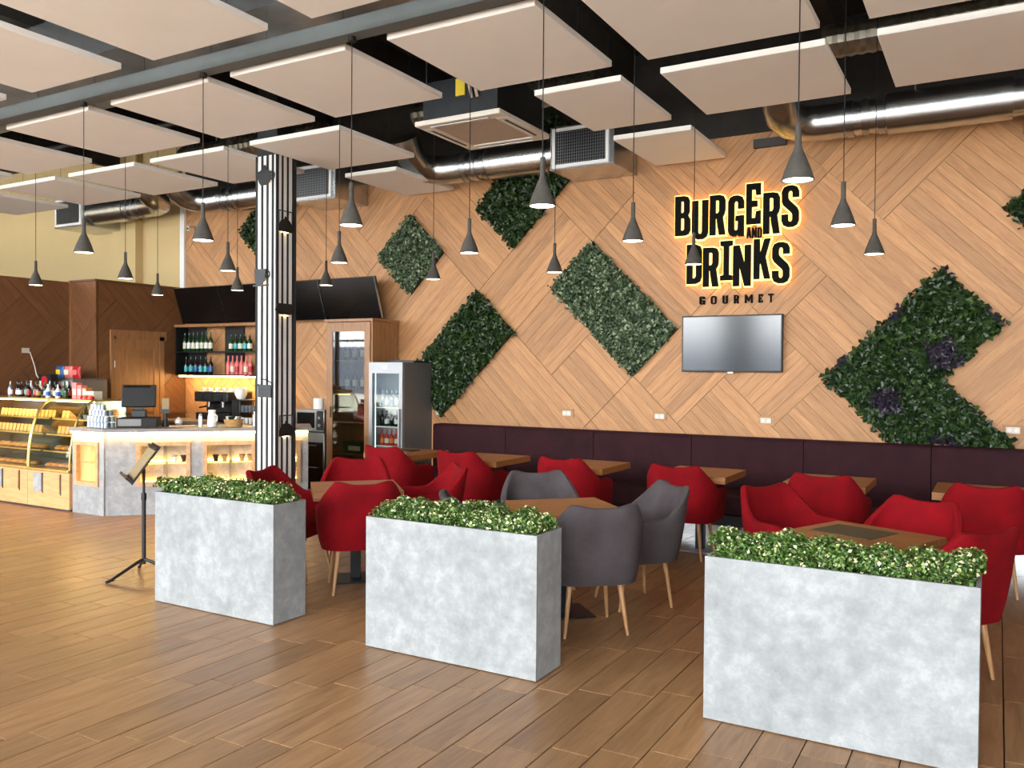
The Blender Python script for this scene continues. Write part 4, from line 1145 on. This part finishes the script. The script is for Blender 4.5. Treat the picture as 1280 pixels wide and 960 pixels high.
t = thing('glass_rack', 'small two-tier rack of cups and glasses beside the espresso machine', 'rack', (-9.52, 8.66, .9005))
for zz in (.16, .34): box(0, .48, 0, .3, zz, zz + .012).build('tier', 'black', t)
for x in (.0, .47):
    for y_ in (.0, .29): box(x, x + .01, y_, y_ + .01, 0, .36).build('upright', 'black', t)
for k in range(6):
    for z_ in (0.0, .1725):
        tag(MB().lathe([(.022, 0), (.03, .09), (.031, .09), (.026, .088), (.018, .01)], 10).build('drinking_glass', 'clearplastic' if z_ else 'ceramic', loc=(-9.47 + .077 * k, 8.72, .9010 + z_)), '%s in the rack beside the espresso machine, %s from the left' % ('glass on the upper tier' if z_ else 'white cup below', ORD[k]), 'glass', 'cups and glasses in the small rack')

# ---- bottle shelf with light below
t = thing('bottle_shelf', 'black wall shelf of bottles with a warm light strip underneath', 'shelf', (-11.32, 9.03, 1.58))
SW = 2.1
for zz in (0, .36): box(0, SW, 0, .26, zz, zz + .02).build('shelf_board', 'black', t)
box(0, SW, -.02, .26, .76, .80).build('top_board', 'cabinet_wood', t)
for x in (0, SW - .02): box(x, x + .02, 0, .26, .02, .76).build('side', 'black', t)
for x0, x1 in ((.02, .42), (.86, 1.27), (1.62, 2.08)): box(x0, x1, .235, .26, .0205, .7595).build('back_panel', 'blacksoft', t)
box(.05, SW - .05, .03, .06, -.018, -.0005).build('led_strip', 'led', t)
def bottle(loc, label, group, glassm, labm, r_=.033, h=.28, fat=1.0):
    t = thing('bottle', label, 'bottle', loc, 0, group)
    MB().lathe([(r_ * .9, 0), (r_, .006), (r_, h * .55), (r_ * .85, h * .63), (r_ * .36, h * .76), (r_ * .34, h * .95), (r_ * .42, h * .96), (r_ * .42, h)], 10).build('bottle_glass', glassm, t)
    MB().lathe([(r_ * 1.02, h * .15), (r_ * 1.02, h * .45)], 10, cap=False).build('paper_label', labm, t)
    return t
def row(n, x0, dx, z, glassm, labs, label, group, h, r_=.033, y=9.12):
    o = None
    for k in range(n):
        lb = labs[k % len(labs)]
        bottle((x0 + dx * k, y, z), label + (', %s from the left' % ORD[k] if n > 1 else ''), group, glassm, lb, r_, h)
row(7, -11.20, .098, 1.9605, 'green_bottle', ['label_cream', 'white'], 'green wine bottle with pale label, top shelf left group', 'wine bottles on the top shelf', .30)
row(5, -10.16, .10, 1.9605, 'green_bottle', ['label_cream', 'teal'], 'squat green bottle on the top shelf, middle group', 'green bottles on the top shelf', .25, .036)
row(1, -9.42, .1, 1.9605, 'darkwine', ['white'], 'single dark bottle at the right end of the top shelf', 'single bottle', .2)
row(6, -11.17, .112, 1.6005, 'darkwine', ['teal', 'teal', 'blue'], 'dark bottle with a turquoise label on the lower shelf', 'turquoise-labelled bottles', .28, .036)
row(6, -10.22, .095, 1.6005, 'pink', ['pink', 'label_cream', 'red'], 'pink and red spirit bottle on the lower shelf', 'pink bottles on the lower shelf', .29, .036)
row(4, -9.50, .065, 1.6005, 'label_cream', ['label_cream'], 'small pale bottle at the right end of the lower shelf', 'small pale bottles', .16, .026)

# ---- four menu televisions above the bar
first = None
for k in range(4):
    x = -11.22 + 1.0 * k
    lab = 'black switched-off menu screen above the bar, %s' % ['leftmost, in the corner', 'second from the left', 'third, partly behind the column', 'rightmost, above the wine cabinet']
    lab = 'black switched-off menu screen above the bar, ' + ['leftmost, in the corner', 'second from the left', 'third, partly behind the column', 'rightmost, above the wine cabinet'][k]
    if first is None:
        first = thing('menu_screen', lab, 'television', (x, 9.12, 2.405), 0, 'black menu screens above the bar')
        TM = Matrix.Rotation(R(18), 4, 'X')
        MB().box(0, .985, -.03, .02, 0, .57, TM).build('housing', 'tv_black', first, bevel=.004)
        MB().box(.012, .973, -.0325, -.030, .014, .556, TM).build('screen', 'tv_black', first)
        MB().box(.983, .987, -.034, .0, .0, .57, TM).build('edge_trim', 'stainless', first)
        MB().tube([(.5, .01, .3), (.5, .17, .3)], .03, 8).build('bracket', 'black', first)
    else: dup(first, (x, 9.12, 2.405), 0, lab)

# ---- wine cabinet
t = thing('wine_cabinet', 'tall oak wine cabinet with a glass door', 'cabinet', (-7.88, 8.72, 0))
w, d, h = .79, .54, 2.33
box(0, .03, .0, d, 0, h).build('side', 'cabinet_wood', t); box(w - .03, w, .0, d, 0, h).build('side', 'cabinet_wood', t)
box(.0305, w - .0305, d - .02, d, 0, h).build('back', 'cabinet_wood', t)
box(-.02, w + .02, -.03, d, h, h + .035).build('cornice', 'cabinet_wood', t)
box(.0305, w - .0305, 0.0, d - .021, 0, .12).build('plinth', 'cabinet_wood', t)
dr = MB().box(.03, .12, -.02, .005, .12, h - .01).box(w - .12, w - .03, -.02, .005, .12, h - .01).box(.12, w - .12, -.02, .005, h - .13, h - .01).box(.12, w - .12, -.02, .005, .12, .22)
dr = dr.build('door', 'cabinet_wood', t)
box(.12, w - .12, -.012, -.006, .22, h - .13).build('pane', 'cab_glass', dr)
MB().tube([(.10, -.035, 1.05), (.10, -.035, 1.2)], .008, 8).build('handle', 'dark_steel', dr)
for zz in (.55, .98, 1.4, 1.8): box(.0305, w - .0305, .02, d - .021, zz, zz + .02).build('shelf', 'cabinet_wood', t)
for k in range(5):
    bottle((-7.78 + .14 * k, 9.02, 1.8205), 'dark wine bottle on the top shelf inside the wine cabinet, %s from the left' % ORD[k], 'bottles in the wine cabinet', 'darkwine', 'label_cream', .036, .30)
for k in range(5):
    bottle((-7.76 + .14 * k, 9.0, 1.4205), 'dark bottle on the middle shelf inside the wine cabinet, %s from the left' % ORD[k], 'bottles in the wine cabinet, middle', 'brown_bottle', 'label_cream', .036, .3)
for k in range(2):
    o = tag(MB().box(-.06, .06, -.03, .03, 0, .2, Matrix.Rotation(.25, 4, 'Y')).build('snack_bag', 'red', loc=(-7.5 + .2 * k, 8.98, 1.018)), 'red packet leaning inside the wine cabinet, ' + ['left one', 'right one'][k], 'packet')
t = thing('crate', 'dark green crate with a pale label inside the wine cabinet', 'crate', (-7.66, 8.80, .5705))
box(0, .42, 0, .25, 0, .16).build('crate_body', 'green_bottle', t); box(.1, .3, -.006, 0, .04, .1).build('paper_label', 'label_cream', t)

# ---- drinks fridge
t = thing('drinks_fridge', 'silver glass-door drinks fridge beside the wine cabinet', 'fridge', (-7.06, 8.66, 0))
w, d, h = .54, .60, 1.79
box(w - .035, w, .0, d, .04, h).build('side_panel', 'fridge_grey', t); box(0, .035, .0, d, .04, h).build('side_panel', 'fridge_grey', t)
box(.0355, w - .0355, d - .03, d, .04, h).build('back_panel', 'fridge_glow', t)
box(.0355, w - .0355, 0, d - .031, h - .05, h).build('top_panel', 'fridge_grey', t); box(.0355, w - .0355, 0, d - .031, .04, .20).build('bottom_panel', 'fridge_grey', t)
dr = MB().box(0, .055, -.05, -.005, .1, h).box(w - .055, w, -.05, -.005, .1, h).box(.055, w - .055, -.05, -.005, h - .14, h).box(.055, w - .055, -.05, -.005, .1, .18)
dr = dr.build('door', 'fridge_silver', t)
box(.055, w - .055, -.03, -.022, .18, h - .14).build('pane', 'pane', dr)
box(.22, .30, -.056, -.05, h - .09, h - .05).build('badge', 'chrome', dr)
box(w - .05, w - .03, -.08, -.05, .7, 1.2).build('handle', 'fridge_silver', dr)
for x in (.04, w - .04):
    for y_ in (.04, d - .04): MB().lathe([(.02, 0), (.02, .04)], 8, (x, y_, 0)).build('foot', 'black', t)
box(.045, .055, .02, .03, .2, h - .06).build('light_tube', 'fridge_glow', t)
FS = [.45, .70, .95, 1.20]
for zz in FS: box(.0355, w - .0355, .03, d - .05, zz, zz + .012).build('shelf', 'white', t)
sets = [(.45, 'green_bottle', ['label_cream', 'orange'], 'green and amber bottle on the lowest fridge shelf'), (.70, 'red', ['orange', 'label_cream'], 'orange and red drink bottle in the fridge'), (.95, 'darkwine', ['darkwine', 'white'], 'dark cola bottle in the fridge'), (1.20, 'clearplastic', ['blue', 'white'], 'water bottle on the top fridge shelf')]
for zz, gm, lm, lab in sets:
    for k in range(6):
        bottle((-6.985 + .077 * k, 8.80, zz + .0125), lab + ', front row, %s from the left' % ORD[k], lab.split(' on ')[0] + 's', gm, lm[k % 2], .031, .2 if zz < 1.1 else .22)
        bottle((-6.985 + .077 * k, 8.90, zz + .0125), lab + ', rear row, %s from the left' % ORD[k], lab.split(' on ')[0] + 's', gm, lm[(k + 1) % 2], .031, .2 if zz < 1.1 else .22)
t = thing('fridge_tray', 'flat black tray on top of the drinks fridge', 'tray', (-6.98, 8.9, h + .0005))
box(0, .42, 0, .32, 0, .02).build('tray_base', 'black', t)
box(0, .42, 0, .01, .02, .03).build('tray_rim', 'black', t)

# ---- microwave on an appliance
t = thing('dish_machine', 'dark stainless under-counter machine below the microwave', 'appliance', (-8.50, 8.70, 0))
box(0, .60, .0, .55, .03, .80).build('body', 'stainless', t, bevel=.006)
box(.02, .58, -.012, -.001, .06, .70).build('door', 'tv_black', t)
for zz in (.66, .36): MB().tube([(.1, -.03, zz), (.5, -.03, zz)], .009, 8).build('handle', 'chrome', t)
for x in (.05, .55):
    for y_ in (.05, .5): MB().lathe([(.02, 0), (.02, .03)], 8, (x, y_, 0)).build('foot', 'black', t)
box(-.02, .62, -.02, .56, .80, .83).build('top_plate', 'stainless', t)
t = thing('microwave', 'small stainless microwave right of the column', 'microwave', (-8.46, 8.74, .8305))
box(0, .52, .0, .40, .012, .31).build('body', 'stainless', t, bevel=.006)
dr = box(.015, .39, -.012, -.001, .03, .295).build('door', 'stainless', t)
box(.04, .36, -.016, -.0125, .06, .27).build('window', 'tv_black', dr)
box(.40, .51, -.010, -.001, .03, .295).build('control_panel', 'blacksoft', t)
for k in range(2): MB().lathe([(.02, 0), (.02, .02)], 12, M=Matrix.Translation((.455, -.010, .1 + .1 * k)) @ MW).build('knob', 'stainless', t)
for x in (.04, .48):
    for y_ in (.05, .35): MB().lathe([(.012, 0), (.012, .012)], 8, (x, y_, 0)).build('foot', 'black', t)
t = thing('paper_roll', 'white paper towel roll standing on the microwave', 'paper roll', (-8.20, 8.92, 1.142))
MB().lathe([(.02, 0), (.075, .0), (.075, .15), (.02, .15)], 20, cap=False).build('roll', 'white', t)
MB().lathe([(.02, .0), (.02, .15)], 14, cap=False).build('core', 'wicker', t)
t = thing('white_bottle', 'white plastic bottle beside the paper roll on the microwave', 'bottle', (-8.02, 8.92, 1.142))
MB().lathe([(.03, 0), (.03, .1), (.015, .12)], 12).build('bottle_body', 'white', t)
MB().lathe([(.014, .121), (.014, .14)], 10).build('cap', 'white', t)

# ================================================================== PASTRY DISPLAY CASES
def case_unit(x0, x1, label):
    w = x1 - x0
    t = thing('pastry_case', label, 'display case', (x0, 6.05, 0), 0, 'glass pastry display cases')
    box(.002, w - .002, 0, .78, .02, .45).build('base_cabinet', 'case_wood', t)
    box(.002, w - .002, .02, .78, 0, .02).build('plinth', 'black', t)
    for k in range(2):
        q = .18 + .36 * k
        box(w - q - .16, w - q, -.012, 0, .2, .42).build('vent_panel' if (x0 > -10.5) == (k == 1) or True else 'x', 'counter_concrete' if k == 1 else 'case_wood', t)
        box(w - q + .01, w - q + .022, -.006, 0, .18, .43).build('slot', 'black', t)
    box(.002, w - .002, -.02, .03, .45, .485).build('bumper_rail', 'brass', t, bevel=.006)
    box(.002, w - .002, .03, .78, .45, .475).build('deck', 'stainless', t)
    arcp = [(.01 + .30 * (1 - math.cos(a)) ** 1.0 * 1.0, .485 + .80 * math.sin(a)) for a in [PI / 2 * k / 10 for k in range(11)]]
    rows_ = [[(0.02, y, z) for y, z in arcp], [(w - .02, y, z) for y, z in arcp]]
    MB().grid(rows_).build('curved_glass', 'case_glass', t)
    for xx in (.0, w - .02):
        MB().tube([(xx + .01, y, z) for y, z in arcp], .012, 6).build('curved_frame', 'brass', t)
        pl = [(.02, .485)] + [(y, z) for y, z in arcp] + [(.78, 1.285), (.78, .485)]
        M = Matrix(((0, 0, 1, xx + .007), (1, 0, 0, 0), (0, 1, 0, 0), (0, 0, 0, 1)))
        MB().prism(pl[1:], 0, .005, M).build('end_glass', 'case_glass', t)
    box(0.0, w, .28, .78, 1.285, 1.305).build('top_shelf', 'brass', t)
    box(.03, w - .03, .33, .345, 1.27, 1.284).build('led_strip', 'led', t)
    box(0.03, w - .03, .765, .775, .48, 1.28).build('rear_door', 'chrome', t)
    for zz, y0 in ((.66, .18), (.86, .22), (1.05, .30)):
        box(.03, w - .03, y0, .74, zz, zz + .010).build('glass_shelf', 'case_glass', t)
        box(.03, w - .03, y0 - .004, y0 + .004, zz - .004, zz + .014).build('shelf_edge', 'brass', t)
    return t
case_unit(-11.95, -10.275, 'left glass pastry case with curved front, cut by the left edge')
case_unit(-10.272, -9.435, 'right glass pastry case with curved front, next to the bar counter')
def pastry(loc, kind, label, group, rz=0):
    t = thing('pastry', label, 'pastry', loc, rz, group)
    if kind == 'slice':
        MB().prism([(-.05, 0), (.06, 0), (.05, .02), (-.03, .09)], -.03, .03, Matrix(((0, 0, 1, 0), (1, 0, 0, 0), (0, 1, 0, 0), (0, 0, 0, 1)))).build('bread', 'bread', t)
        MB().box(-.031, .031, -.046, .052, .012, .018).build('filling', 'red', t)
    else:
        MB().lathe([(.02, 0), (.06, .006), (.066, .02), (.05, .042), (.0, .05)], 12).build('bun', 'bread2', t)
        MB().lathe([(.035, .046), (.0, .054)], 10, cap=False).build('glaze', 'bread', t)
for zz, x0, n, kind, lab, grp in ((1.0605, -11.55, 15, 'slice', 'wrapped sandwich slice on the upper shelf of the left pastry case', 'upper sandwiches left'), (1.0605, -10.2, 2, 'slice', 'sandwich slice at the left end of the right case upper shelf', 'upper sandwiches right'),
                                  (.8705, -11.5, 12, 'slice', 'sandwich slice on the middle shelf of the left pastry case', 'middle sandwiches left'), (.8705, -10.2, 5, 'slice', 'sandwich slice on the middle shelf of the right pastry case', 'middle sandwiches right'),
                                  (.6705, -11.4, 8, 'bun', 'round bun on the lower shelf of the left pastry case', 'lower buns left'), (.6705, -10.15, 5, 'bun', 'round bun on the lower shelf of the right pastry case', 'lower buns right'),
                                  (.4755, -11.4, 8, 'bun', 'glazed pastry on the floor of the left pastry case', 'deck pastries left'), (.4755, -10.15, 5, 'bun', 'glazed pastry on the floor of the right pastry case', 'deck pastries right')):
    for k in range(n):
        pastry((x0 + (.082 if kind == 'slice' else .135) * k, 6.05 + (.46 if zz > 1 else .40 if zz > .8 else .34 if zz > .6 else .22), zz), kind, lab + ', %s from the left' % ORD[k], grp)
for k in range(4):
    t = thing('dessert_cup', 'lidded dessert cup in the right pastry case, ' + ['middle shelf, left one', 'upper shelf, left one', 'middle shelf, right one', 'upper shelf, right one'][k], 'dessert', (-9.92 + .1 * k, 6.52, 1.0605 if k % 2 else .8705), 0, 'dessert cups')
    MB().lathe([(.03, 0), (.04, .05)], 10).build('cup_body', 'clearplastic', t); MB().lathe([(.042, .051), (.03, .065)], 10).build('cup_lid', 'darkwine' if k % 2 else 'white', t)
# goods on top of the cases
cols = [('clearplastic', 'white'), ('darkwine', 'label_cream'), ('darkwine', 'white'), ('green_bottle', 'teal'), ('darkwine', 'red'), ('brown_bottle', 'red'), ('brown_bottle', 'wicker'), ('darkwine', 'label_cream'), ('white', 'blue'), ('darkwine', 'white'), ('white', 'blue'), ('green_bottle', 'green_bottle')]
desc = ['clear water bottle', 'dark bottle with cream label', 'dark bottle with white label', 'green bottle with turquoise label', 'dark cola bottle with red label', 'brown bottle with red label', 'amber syrup bottle', 'dark sauce bottle with cream label', 'white bottle with blue label', 'black jar with white label', 'white and blue carton bottle', 'plain green bottle']
for k, ((g, l), dsc) in enumerate(zip(cols, desc)):
    bottle((-11.47 + .105 * k, 6.62, 1.3055), 'small ' + desc[(k + 5) % 12] + ' in the rear row above the pastry cases', 'bottles on top of the pastry cases', cols[(k + 5) % 12][0], cols[(k + 5) % 12][1], .028, .21)
    bottle((-11.42 + .105 * k, 6.50 + .04 * (k % 2), 1.3055), dsc + ' in the row on top of the pastry cases', 'bottles on top of the pastry cases', g, l, .030, .20 - .003 * k)
for k, (m1, lab) in enumerate([('pink', 'tall pink carton on the pastry case'), ('pink', 'second pink carton on the pastry case, beside the first'), ('bread2', 'clear box of biscuits on the pastry case')]):
    t = thing('carton', lab, 'box', (-9.97 + .10 * k, 6.5, 1.3055))
    box(-.04, .04, -.04, .04, 0, .2 - .03 * k).build('carton_body', m1, t); box(-.03, .03, -.043, -.0405, .05, .12).build('print', 'label_cream', t)
t = thing('sweet_box', 'low cream box of sweets on the right pastry case', 'box', (-9.62, 6.48, 1.3055))
box(-.09, .09, -.06, .06, 0, .10).build('tray_body', 'label_cream', t); box(-.085, .085, -.062, -.0605, .04, .06).build('stripe', 'wicker', t)
for k in range(5):
    tag(MB().lathe([(.0, 0), (.022, .008), (.026, .025), (.018, .042), (.0, .05)], 10).build('chocolate_egg', 'pink' if k % 2 else 'red', loc=(-9.66 + .05 * k, 6.36, 1.3055)), '%s wrapped egg in front of the cream box, %s from the left' % ('pink' if k % 2 else 'red', ORD[k]), 'sweet', 'wrapped eggs')

# ---- machines behind the cases
t = thing('rear_counter', 'dark side counter against the left partition', 'counter', (-11.93, 6.97, 0))
box(0, .85, 0, .70, 0, .9).build('cabinet_body', 'oak_dark', t); box(0, .88, -.02, .72, .9, .94).build('worktop', 'countertop', t)
t = thing('ice_machine', 'grey machine with a round white window behind the pastry case', 'machine', (-11.45, 7.44, .9405))
box(-.2, .3, -.25, .3, 0, .60).build('body', 'fridge_grey', t, bevel=.03)
MB().box(-.12, .22, -.262, -.2505, .34, .56).build('window', 'white', t, bevel=.005)
MB().box(-.06, .16, -.268, -.2625, .38, .5).build('red_print', 'pink', t)
t = thing('emblem_box', 'black dispenser box with a round red emblem', 'dispenser', (-11.30, 6.99, .9405))
box(-.3, -.02, -.0, .1, 0, .66).build('body', 'black', t)
MB().lathe([(.075, 0), (.075, .006)], 20, M=Matrix.Translation((-.16, -.0005, .56)) @ MW).build('emblem', 'red', t)
for k, (m1, m2, lab) in enumerate([('blue', 'yellow_tag', 'blue crisp packet with a yellow top, on the grey machine'), ('pink', 'label_cream', 'pink crisp packet in the middle, on the grey machine'), ('red', 'pink', 'dark red crisp packet at the right, on the grey machine')]):
    t = thing('snack_bag', lab, 'crisp packet', (-11.62 + .19 * k, 7.32, 1.5415))
    rows_ = []
    for j in range(7):
        z_ = .17 * j / 6; th_ = .035 * math.sin(PI * j / 6) + .003; wd = .085 + .006 * math.cos(j)
        rows_.append([(wd * math.cos(a), th_ * math.sin(a), z_) for a in [2 * PI * q / 12 for q in range(13)]])
    MB().grid(rows_).build('packet', m1, t)
    MB().box(-.05, .05, -.038, -.034, .05, .12).build('print', m2, t)
